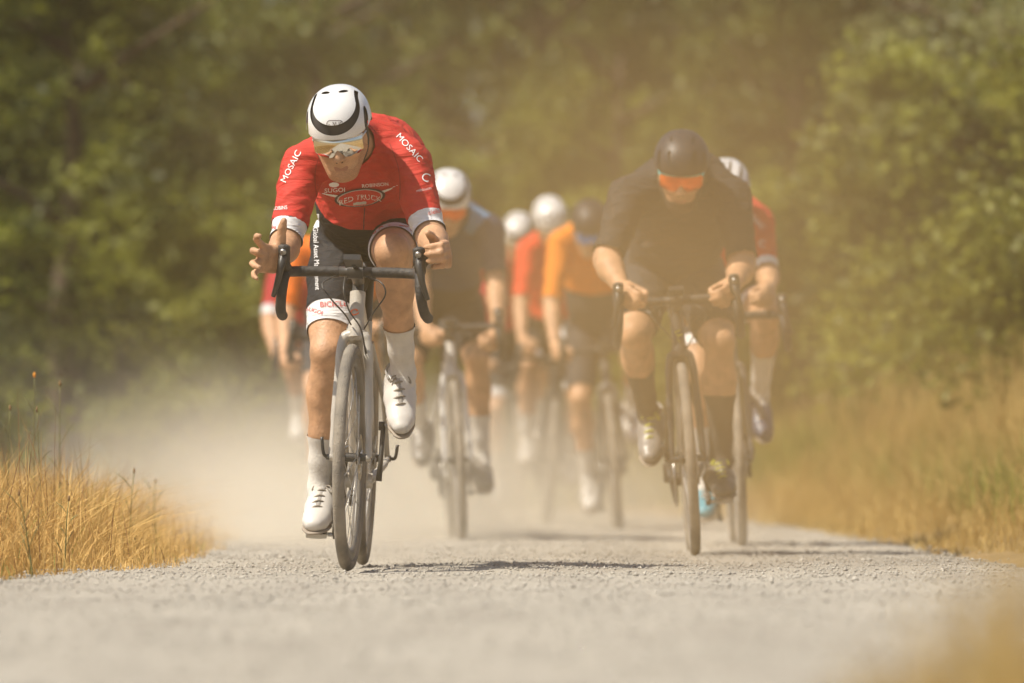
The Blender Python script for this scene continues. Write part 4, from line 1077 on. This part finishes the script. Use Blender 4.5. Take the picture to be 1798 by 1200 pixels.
    for sd, sg in (('R', -1), ('L', 1)):
        mm = Matrix.Translation(Vector(-org)) @ feet[sd]
        so = link('shoe', SHOE[0], M[c['shoe' + sd] if 'shoe' + sd in c else c['shoe']], root, mm)
        link('sole', SHOE[1], M['sole'], so); link('lace', SHOE[2], M[c.get('lace', 'lace')], so); link('cleat', SHOE[3], M['blackp'], so)
        link('tongue', SHOE[4], M['tongue'], so); link('collar', SHOE[5], M['tongue'], so); link('seam', SHOE[6], M['lace'], so, kind='stuff')
    out['helm'] = BVHTree.FromPolygons([tuple((Matrix.Translation(Vector(org)) @ HM @ Matrix.Translation((0, .006, .008))) @ v.co) for v in sh.vertices], [tuple(p.vertices) for p in sh.polygons])
    out['helm_obj'] = hm
    return out

# ------------------------------------------------------------------ the bunch
def grip(sg, fwd=(0, -.93, -.30)):
    return dict(fd=(-sg * .10, fwd[1], fwd[2]), td=(-sg * .35, -.1, .9), pn=(-sg, .1, -.25), c=(45, 62, 45), thumb=(.8, .25, .5, 25))
def pose(mtx, px=None, neck=(0, .32, 1.33), head=(0, .17, 1.43), sw=.185, hood=True, D0=None, elbow=1.0):
    """joints from the bicycle's own frame, then photograph overrides {joint: (column, row, metres behind the front contact)}"""
    w = lambda v: mtx @ Vector(v); D = mtx.to_translation().y
    J = {'neck': w(neck), 'head': w(head)}
    for sd, sg in (('R', -1), ('L', 1)):
        J['S' + sd] = w((sg * sw, neck[1] + .015, neck[2] - .045))
        J['W' + sd] = w((sg * .200, .050, .955))
    px = px or {}
    for k, v in px.items(): J[k] = W(v[0], v[1], D + v[2])
    for sd, sg in (('R', -1), ('L', 1)):
        if 'E' + sd not in J: J['E' + sd] = Vector(ik(J['S' + sd], J['W' + sd], .295, .265, (sg * .9 * elbow, .35, -.6)))
    return J
RID = {}
# --- 1 the leader
m1 = bike_matrix(17.2, 606, 1.5, 2.2)
b1, S1 = make_bike(m1, 'sand grey road bicycle under the leading rider in red', 'f_grey', steer=-3.0, crank=90, foot=(14, 38))
J = pose(m1, {'neck': (634, 243, .36), 'head': (598, 240, .15), 'SR': (532, 296, .33), 'SL': (716, 286, .33), 'ER': (501, 428, .20), 'EL': (756, 414, .20), 'WR': (493, 458, -.04), 'WL': (772, 448, -.02)})
RID['lead'] = make_rider(m1, dict(J=J, h=.0055, crank=90, foot=(14, 38), head=(-4, 25, -5), hump=.05, sleeve=(.74, .99), hem=(.62, .78), sock=.60, splay=(.03, -.06), pelvis=(.0, .80, 1.03),
    label='leading cyclist in red jersey and white helmet resting forearms on the bars', helmet='aero',
    handR=dict(fd=(-.55, -.80, .05), td=(.25, -.05, 1), pn=(.75, -.6, 0), c=[(5, 28, 25), (10, 32, 25), (14, 34, 28), (12, 30, 25)], splay=.45, thumb=(.25, 1.0, .05, 5), sc=1.15),
    handL=dict(fd=(.25, -.95, -.02), td=(-.15, -.1, 1), pn=(-1, -.1, 0), c=[(30, 75, 40), (35, 82, 45), (38, 82, 45), (42, 80, 45)], thumb=(.75, .55, .35, 15), sc=1.12),
    c=dict(jersey='red', cuff='white', shorts='black', band='white', socks='sockw', shoe='shoew', helmet='helmw', lens='lensm', frame='framew', beard='stubble')))
# --- 2 rider in black
m2 = bike_matrix(20.1, 1222, 1.0, -4.5)
b2, S2 = make_bike(m2, 'black road bicycle under the rider in black on the right', 'f_black', steer=1.0, crank=211, foot=(36, 10))
m2c = 211
J = pose(m2, {'neck': (1212, 298, .36), 'head': (1196, 306, .15), 'SR': (1102, 348, .33), 'SL': (1284, 348, .33), 'ER': (1064, 458, .20), 'EL': (1304, 466, .22), 'WR': (1093, 508, .02), 'WL': (1287, 503, .02)})
RID['black'] = make_rider(m2, dict(J=J, h=.008, crank=m2c, foot=(36, 10), head=(-2, 24, 2), hump=.045, sleeve=(.88, .88), hem=(.74, .84), sock=.42, build=1.08, splay=(.15, .16), pelvis=(.0, .79, 1.03),
    label='bearded cyclist in plain black kit and black helmet on the right', helmet='smooth', handR=grip(-1), handL=grip(1),
    c=dict(jersey='blackj', cuff='blackj', shorts='darkgrey', band='black', socks='sockb', shoeR='shoeg', shoeL='shoeb', lace='lacey', shoe='shoeb', helmet='helmb', lens='lenso', frame='framet', beard='beard')))
# --- 3 navy
m3 = bike_matrix(24.3, 812, -3.0, -3.4)
J = pose(m3, {'neck': (800, 376, .38), 'head': (786, 362, .20), 'SR': (735, 402, .38), 'SL': (858, 405, .38), 'WL': (876, 588, .04), 'WR': (745, 580, .04)})
make_bike(m3, 'silver white road bicycle under the rider in navy', 'f_white', steer=0, crank=205, foot=(30, 15))
RID['navy'] = make_rider(m3, dict(J=J, h=.010, crank=205, foot=(30, 15), head=(2, 26, 4), sleeve=(.85, .85), hem=(.80, .86), sock=.55, hump=.03,
    label='cyclist in navy jersey with blue shoulders and orange glasses behind the leader', helmet='aero', handR=grip(-1), handL=grip(1),
    c=dict(jersey='navy', yoke='blue', cuff='blue', shorts='black', socks='sockw', shoe='shoeb', helmet='helmw', lens='lenso', frame='framew')))
# --- 4, 5 white helmets in the middle
m4 = bike_matrix(34.0, 915, 0, -2)
make_bike(m4, 'dark bicycle of the rearmost white helmeted rider in the middle', 'f_black', crank=88, foot=(15, 30), cables=False, computer=False)
J = pose(m4, {'head': (908, 420, .25), 'neck': (912, 440, .42)}, neck=(0, .40, 1.40), head=(0, .26, 1.52))
RID['r4'] = make_rider(m4, dict(J=J, h=.012, crank=88, foot=(15, 30), head=(-8, 30, 8), sleeve=(.85, .85), hem=(.7, .82), sock=.6, label='rearmost cyclist in red, left of the two white helmets in the middle', helmet='aero', handR=grip(-1), handL=grip(1),
    c=dict(jersey='darkred', cuff='darkred', shorts='black', band='white', socks='sockw', shoe='shoew', helmet='helmw', lens='lensm', frame='framew')))
m5 = bike_matrix(31.2, 962, -1, 3)
make_bike(m5, 'dark bicycle of the scarlet sleeved rider in the middle', 'f_black', crank=-12, foot=(10, 25), cables=False, computer=False)
J = pose(m5, {'head': (968, 396, .25), 'neck': (972, 415, .42), 'SR': (928, 442, .42), 'SL': (1034, 445, .42), 'WR': (916, 598, .10), 'ER': (915, 528, .30)}, neck=(0, .40, 1.40), head=(0, .26, 1.52))
RID['r5'] = make_rider(m5, dict(J=J, h=.012, crank=-12, foot=(10, 25), head=(14, 34, -10), sleeve=(.95, .95), hem=(.7, .82), sock=.6, label='cyclist with scarlet sleeve and vented white helmet right of the rearmost one', helmet='vented', handR=grip(-1), handL=grip(1),
    c=dict(jersey='redorange', cuff='redorange', shorts='black', band='white', socks='sockw', shoe='shoew', helmet='helmw', lens='lensm', frame='framew')))
# --- 6 orange
m6 = bike_matrix(28.4, 1088, 0, -5)
make_bike(m6, 'dark bicycle under the orange jersey rider with blue glasses', 'f_dark', steer=0, crank=85, foot=(20, 30), cables=False)
J = pose(m6, {'neck': (1040, 400, .40), 'head': (1036, 406, .20), 'SR': (985, 428, .40), 'SL': (1100, 430, .40), 'ER': (968, 530, .30), 'WR': (975, 612, .10)})
RID['orange'] = make_rider(m6, dict(J=J, h=.010, crank=85, foot=(20, 30), head=(6, 30, 0), sleeve=(.98, .98), hem=(.78, .86), sock=.6, hump=.05, waist=.27, label='cyclist in bright orange jersey with black helmet and blue glasses', helmet='stripes', handR=grip(-1), handL=grip(1),
    c=dict(jersey='orange', cuff='orange', shorts='darkgrey', socks='sockw', shoe='shoew', helmet='helmb', lens='lensb', frame='frameb')))
# --- 7 behind the rider in black
m7 = bike_matrix(22.3, 1303, .5, -3)
make_bike(m7, 'dark bicycle close behind the rider in black', 'f_dark', steer=0, crank=70, foot=(15, 35), cables=False)
J = pose(m7, {'head': (1274, 350, .20), 'neck': (1278, 368, .40), 'SL': (1328, 392, .38), 'SR': (1225, 395, .38), 'EL': (1347, 480, .22), 'WL': (1352, 508, .06)})
RID['r7'] = make_rider(m7, dict(J=J, h=.010, crank=70, foot=(15, 35), head=(-4, 30, 0), sleeve=(.80, 1.0), hem=(.6, .7), sock=.45, label='cyclist in red with striped helmet half hidden behind the rider in black', helmet='stripes', handR=grip(-1), handL=grip(1),
    c=dict(jersey='red', cuff='white', shorts='black', band='white', socks='sockw', shoeL='shoen', shoeR='shoet', shoe='shoet', helmet='helmw', lens='lensm', frame='framew')))
# --- 8, 9 behind the leader
m8 = bike_matrix(26.0, 588, 1, 1)
make_bike(m8, 'dark bicycle of the orange rider hidden behind the leader', 'f_dark', crank=80, foot=(15, 25), cables=False, computer=False)
J = pose(m8, {'SR': (520, 445, .42), 'ER': (503, 545, .30), 'WR': (500, 625, .06)}, neck=(0, .36, 1.34), head=(0, .22, 1.42))
RID['r8'] = make_rider(m8, dict(J=J, h=.011, crank=80, foot=(15, 25), head=(0, 30, 0), sleeve=(1.0, 1.0), hem=(.7, .82), sock=.75, label='cyclist in orange mostly hidden behind the leader', helmet='vented', handR=grip(-1), handL=grip(1),
    c=dict(jersey='orangered', cuff='orangered', shorts='darkgrey', socks='sockw', shoe='shoew', helmet='helmb', lens='lensb', frame='frameb')))
m9 = bike_matrix(29.6, 552, 1, 1)
make_bike(m9, 'dark bicycle of the dark red rider at the far left of the bunch', 'f_black', crank=265, foot=(15, 25), cables=False, computer=False)
J = pose(m9, {'SR': (492, 490, .42), 'ER': (473, 560, .30), 'WR': (485, 625, .06)}, neck=(0, .36, 1.28), head=(0, .22, 1.34))
RID['r9'] = make_rider(m9, dict(J=J, h=.012, crank=265, foot=(15, 25), head=(0, 30, 0), sleeve=(.75, 1.0), hem=(.7, .82), sock=.6, label='cyclist with dark red sleeve and white cuff at the far left of the bunch', helmet='aero', handR=grip(-1), handL=grip(1),
    c=dict(jersey='darkred', cuff='white', shorts='black', socks='sockw', shoe='shoew', helmet='helmb', lens='lensm', frame='frameb')))

# ------------------------------------------------------------------ lettering and marks laid on the clothing
CAMP = Vector((0, 0, CAMH))
def cast(bvhs, px, py, eps=.0025):
    d = (W(px, py, 20) - CAMP).normalized(); best = None
    for b in bvhs:
        h = b.ray_cast(CAMP, d)
        if h[0] is not None and (best is None or h[3] < best[3]): best = h
    if best is None: return None
    n = best[1] if best[1].dot(d) < 0 else -best[1]
    return best[0] + n * eps
def put(name, P2, faces, bvhs, material, parent, org, eps=.0025):
    hits = [cast(bvhs, x, y, eps) for x, y in P2]
    ok = [h is not None for h in hits]
    fs = [f for f in faces if all(ok[i] for i in f)]
    fs = [f for f in fs if max((hits[a] - hits[b]).length for a in f for b in f) < .09]
    if not fs: return None
    used = sorted({i for f in fs for i in f}); mp = {i: k for k, i in enumerate(used)}
    me = bpy.data.meshes.new(name); me.from_pydata([tuple(hits[i] - Vector(org)) for i in used], [], [tuple(mp[i] for i in f) for f in fs]); me.update()
    return link(name, me, M[material], parent)
def text2d(txt, cx, cy, ang, h, squeeze=1.0, arc=0.0, shear=0.0):
    cu = bpy.data.curves.new('t', 'FONT'); cu.body = txt; cu.size = 1.0; cu.align_x = 'CENTER'; cu.resolution_u = 3; cu.shear = shear
    o = bpy.data.objects.new('t', cu); C.objects.link(o)
    dg = bpy.context.evaluated_depsgraph_get(); me = bpy.data.meshes.new_from_object(o.evaluated_get(dg))
    v = [(p.co.x, p.co.y - .35) for p in me.vertices]; f = [tuple(p.vertices) for p in me.polygons]
    bpy.data.objects.remove(o); bpy.data.curves.remove(cu); bpy.data.meshes.remove(me)
    s = h / .70; a = R(ang); out = []
    for x, y in v:
        X = x * s * squeeze; Y = y * s + arc * X * X
        out.append((cx + X * math.cos(a) + Y * math.sin(a) * 1.0 * (1), cy - X * math.sin(a) * 1.0 - Y * math.cos(a)) if False else (cx + X * math.cos(a) - Y * math.sin(a), cy - (X * math.sin(a) + Y * math.cos(a))))
    return out, f
def lettering(r, txt, cx, cy, ang, h, material, keys, squeeze=1.0, arc=0.0, parent=None, bvhs=None, eps=.0025):
    v, f = text2d(txt, cx, cy, ang, h, squeeze, arc)
    return put('lettering', v, f, bvhs or [b for k, b in r['bvh'].items() if k.startswith(keys)], material, parent or r['root'], r['org'], eps)
def shape(r, fn, box, step, material, keys, name='print_patch', bvhs=None, parent=None, eps=.002):
    x = np.arange(box[0], box[2] + step, step); y = np.arange(box[1], box[3] + step, step)
    Xg, Yg = np.meshgrid(x, y, indexing='ij'); V2 = np.stack([Xg, Yg, Xg * 0], -1).reshape(-1, 3); I = np.arange(Xg.size).reshape(Xg.shape)
    T = np.concatenate([np.stack([I[:-1, :-1], I[1:, :-1], I[1:, 1:]], -1).reshape(-1, 3), np.stack([I[:-1, :-1], I[1:, 1:], I[:-1, 1:]], -1).reshape(-1, 3)])
    v, t, _ = clip_tris(V2, T, fn(V2[:, 0], V2[:, 1]))
    return put(name, v[:, :2], [tuple(int(i) for i in q) for q in t], bvhs or [b for k, b in r['bvh'].items() if k.startswith(keys)], material, parent or r['root'], r['org'], eps)
L = RID['lead']; JE = ('jersey',); SHO = ('shorts', 'hem_band')
lettering(L, 'MOSAIC', 511, 293, 63, 10.5, 'print_w', JE, 1.12)
lettering(L, 'MOSAIC', 719, 260, -48, 10.5, 'print_w', JE, 1.12)
lettering(L, 'SUGOI', 588, 333, 3, 7.5, 'print_w', JE, 1.15); lettering(L, 'ROBINSON', 659, 324, 5, 6, 'print_w', JE, 1.1)
shape(L, lambda x, y: 1 - np.hypot((x - 586) / 9, (y - 324) / 4.2), (576, 319, 596, 329), 1.0, 'print_w', JE)
# emblem: white wings, dark shield with a pale rim, arched name
def wings(x, y):
    c = 347 - .10 * (x - 632); w = np.abs(x - 632); top = c - 2 - 14 * (w / 70) ** 1.3; bot = c + 10 - 25 * (w / 70)
    return np.minimum(np.minimum(y - top, bot - y), 70 - w)
shape(L, wings, (560, 318, 704, 366), 2.0, 'print_w', JE)
oval = lambda k: (lambda x, y: 1 - np.hypot((x - 632) / (44 * k), (y - 346 + .10 * (x - 632)) / (16 * k)))
shape(L, oval(1.0), (586, 324, 678, 368), 2.0, 'print_d', JE, eps=.0032); shape(L, oval(.90), (586, 324, 678, 368), 2.0, 'print_g', JE, eps=.0040); shape(L, oval(.84), (586, 324, 678, 368), 2.0, 'print_r', JE, eps=.0048)
lettering(L, 'RED TRUCK', 632, 344, 5.5, 9, 'print_w', JE, 1.05, arc=-.0055, eps=.0058)
shape(L, lambda x, y: np.minimum(11 - np.abs(x - 632), 2.2 - np.abs(y - 355 + .1 * (x - 632))), (618, 349, 646, 361), 1.5, 'print_g', JE, eps=.0058)
shape(L, lambda x, y: .9 - np.abs(x - (640 + (y - 370) * -.05)), (626, 364, 652, 420), 1.0, 'print_d', JE, 'zip')
for x0, y0, x1, y1, bw in ((566, 262, 556, 345, -8), (684, 252, 702, 352, 8)):      # raglan seams
    shape(L, lambda x, y: np.minimum(.75 - np.abs(x - (x0 + (x1 - x0) * (y - y0) / (y1 - y0) + bw * np.sin(np.pi * np.clip((y - y0) / (y1 - y0), 0, 1)))), np.minimum(y - y0, y1 - y)), (min(x0, x1) - 14, y0, max(x0, x1) + 14, y1), 1.2, 'print_s', JE, 'seam', eps=.0015)
lettering(L, 'ROBINS', 492, 366, 4, 6.5, 'print_w', JE, .8); lettering(L, 'C', 747, 312, -20, 15, 'print_w', JE); lettering(L, 'robinson', 744, 333, 12, 5, 'print_w', JE)
lettering(L, 'cielo', 484, 399, -6, 8, 'print_r', ('sleeve_cuff',)); lettering(L, 'cielo', 762, 372, 12, 8, 'print_r', ('sleeve_cuff',))
lettering(L, 'Global Asset Management', 557, 455, -88, 8.5, 'print_w', SHO, .86)
shape(L, lambda x, y: np.minimum(5 - np.abs(x - 556), 12 - np.abs(y - 388)), (548, 374, 566, 402), 1.5, 'print_w', SHO)
lettering(L, 'BICICLETTA', 598, 534, 2, 9.5, 'print_r', ('hem_band',)); lettering(L, 'BICICLETTA', 690, 401, 2, 9.5, 'print_r', ('hem_band',), arc=-.004)
lettering(L, 'SUGOI', 553, 546, -18, 7, 'print_r', ('hem_band',))
HB_ = [L['helm']]; ho = L['helm_obj']
def helm_put(fn):
    o = fn()
    if o: o.name = 'helmet_badge'
helm_put(lambda: lettering(L, 'ABUS', 588, 218, 2, 6.5, 'print_d', (), 1.25, bvhs=HB_, eps=.001))
rr = lambda x, y, g: np.maximum(np.abs(x - 588) - 8 , 0) ** 2 + (np.abs(y - 218)) ** 2 - g * g
helm_put(lambda: shape(L, lambda x, y: np.minimum(rr(x, y, 5.6), -rr(x, y, 6.6)), (570, 208, 606, 228), .7, 'print_d', (), bvhs=HB_, eps=.001))
# head tube marks
def frame_bvh(mtx): return [BVHTree.FromPolygons([tuple(mtx @ v.co) for v in BM['frame'].vertices], [tuple(p.vertices) for p in BM['frame'].polygons])]
def bike_mark(bk, mtx, o):
    if o is None: return
    w = o.location.copy(); o.name = 'head_badge'; o.parent = bk; o.matrix_local = mtx.inverted() @ Matrix.Translation(RID['lead']['org'] if bk is b1 else RID['black']['org'])
fb = frame_bvh(m1)
bike_mark(b1, m1, lettering(L, 'e', 621, 546, 20, 17, 'print_o', (), 1.5, bvhs=fb, eps=.0015))
K = RID['black']; fb = frame_bvh(m2)
bike_mark(b2, m2, lettering(K, 'F', 1192, 590, 25, 20, 'print_y', (), 1.0, bvhs=fb, eps=.0015))
for tx, x, y, a in (('L', 1112, 562, 22), ('B', 1137, 553, 8), ('L', 1160, 551, 0)): lettering(K, tx, x, y, a, 13, 'print_g', ('hem_band', 'shorts'), 1.1)
Q = RID['r7']; lettering(Q, 'MOSAIC', 1326, 385, -50, 9, 'print_w', JE); lettering(Q, 'C', 1338, 428, -10, 12, 'print_w', JE)
O = RID['orange']
shape(O, lambda x, y: np.minimum(6 - np.abs(x - 984 - (y - 580) * .15), 22 - np.abs(y - 580)), (968, 552, 1000, 606), 2, 'print_w', SHO)
N_ = RID['navy']
shape(N_, lambda x, y: np.minimum(4.5 - np.abs(x - 852 - (y - 520) * .12), 48 - np.abs(y - 522)), (835, 470, 870, 572), 3, 'print_r', ('jersey', 'shorts'))

# ------------------------------------------------------------------ haze and dust in the air
def volmat(name, col, dens, local=True, nscale=2.0, namt=.6, aniso=0.0, fall=(1.0, .25), zfall=None):
    m = bpy.data.materials.new(name); m.use_nodes = True; nt = m.node_tree
    nt.nodes.remove(nt.nodes['Principled BSDF'])
    v = nd(nt, 'ShaderNodeVolumePrincipled'); v.inputs['Color'].default_value = list(col) + [1]; v.inputs['Density'].default_value = dens
    v.inputs['Anisotropy'].default_value = aniso
    nt.links.new(v.outputs[0], nt.nodes['Material Output'].inputs['Volume'])
    if local:
        tc = nd(nt, 'ShaderNodeTexCoord'); ln = nd(nt, 'ShaderNodeVectorMath', operation='LENGTH'); nt.links.new(tc.outputs['Object'], ln.inputs[0])
        mr = nd(nt, 'ShaderNodeMapRange', interpolation_type='SMOOTHSTEP'); nt.links.new(ln.outputs['Value'], mr.inputs[0])
        mr.inputs[1].default_value = fall[1]; mr.inputs[2].default_value = fall[0]; mr.inputs[3].default_value = 1; mr.inputs[4].default_value = 0
        g = nd(nt, 'ShaderNodeNewGeometry'); n = nd(nt, 'ShaderNodeTexNoise'); n.inputs['Scale'].default_value = nscale; n.inputs['Detail'].default_value = 1.5
        nt.links.new(g.outputs['Position'], n.inputs['Vector'])
        r2 = nd(nt, 'ShaderNodeMapRange'); nt.links.new(n.outputs[0], r2.inputs[0]); r2.inputs[1].default_value = .35; r2.inputs[2].default_value = .65
        r2.inputs[3].default_value = dens * (1 - namt); r2.inputs[4].default_value = dens * (1 + namt)
        mu = nd(nt, 'ShaderNodeMath', operation='MULTIPLY'); nt.links.new(mr.outputs[0], mu.inputs[0]); nt.links.new(r2.outputs[0], mu.inputs[1])
        out = mu.outputs[0]
        if zfall:     # dust thins out with height above the road
            sx = nd(nt, 'ShaderNodeSeparateXYZ'); nt.links.new(g.outputs['Position'], sx.inputs[0])
            r3 = nd(nt, 'ShaderNodeMapRange', interpolation_type='SMOOTHSTEP'); nt.links.new(sx.outputs[2], r3.inputs[0])
            r3.inputs[1].default_value = zfall[0]; r3.inputs[2].default_value = zfall[1]; r3.inputs[3].default_value = 1; r3.inputs[4].default_value = 0
            m2 = nd(nt, 'ShaderNodeMath', operation='MULTIPLY'); nt.links.new(out, m2.inputs[0]); nt.links.new(r3.outputs[0], m2.inputs[1]); out = m2.outputs[0]
        nt.links.new(out, v.inputs['Density'])
    return m
def ball(name):
    m = MB(); v = []; f = []; a, b = 24, 12
    for j in range(b + 1):
        for i in range(a):
            t = math.pi * j / b; p = 2 * math.pi * i / a; v.append((math.sin(t) * math.cos(p), math.sin(t) * math.sin(p), math.cos(t)))
    for j in range(b):
        for i in range(a): f.append((j * a + i, (j + 1) * a + i, (j + 1) * a + (i + 1) % a, j * a + (i + 1) % a))
    m.add(v, f); return m.mesh(name)
BALL = ball('dust')
def dust(c, r, label, **kw):
    o = link('dust_cloud', BALL.copy(), volmat('dust', **kw), kind='stuff', label=label, category='dust')
    o.location = c; o.scale = r; return o
hz = MB(); hz.box((0, 40, 4), (60, 120, 10.6)); hz = hz.mesh('haze', smooth=False)
link('haze', hz, volmat('haze', (.82, .68, .44), .0010, local=False), kind='stuff', label='thin dusty haze in the air over the road', category='haze')
dust((.42, 18.2, 1.0), (2.4, 3.6, 2.0), 'thin brown dust hanging over the whole bunch', col=(.93, .65, .30), dens=.052, nscale=.9, namt=.3, fall=(1.0, .05))
dust((.52, 18.5, .85), (1.30, 2.3, 1.30), 'thicker brown dust veil in front of the rider in black', col=(.93, .62, .29), dens=.12, nscale=1.2, namt=.35, fall=(1.0, .05))
dust((-.25, 31.0, -.05), (1.9, 9.0, 1.0), 'pale road dust billowing low under the middle riders', col=(.98, .90, .75), dens=.30, nscale=1.9, namt=.85, fall=(1.0, .0))
dust((-1.0, 25.0, -.10), (1.5, 5.5, 1.05), 'pale dust drifting off the road behind the leader', col=(.98, .90, .75), dens=.45, nscale=2.2, namt=.85, fall=(1.0, .0))
dust((-2.6, 33, .1), (3.2, 6.0, 1.3), 'faint grey dust drifting over the left verge', col=(.92, .84, .69), dens=.045, nscale=.8, namt=.4, fall=(1.0, .1))
for x, y, r, lb in ((-.46, 18.42, .20, 'small puff of dust behind the rear tyre of the leading bicycle'), (.68, 21.5, .26, 'small puff of dust behind the rear tyre of the black bicycle'), (-.30, 25.6, .30, 'small puff of dust behind the rear tyre of the silver white bicycle')):
    dust((x + r * .3, y + r * .8, .04), (r * 1.5, r * 2.2, r * .75), lb, col=(.96, .87, .72), dens=.8 if x < -.4 else .35, nscale=7, namt=.9, fall=(1.0, .0))
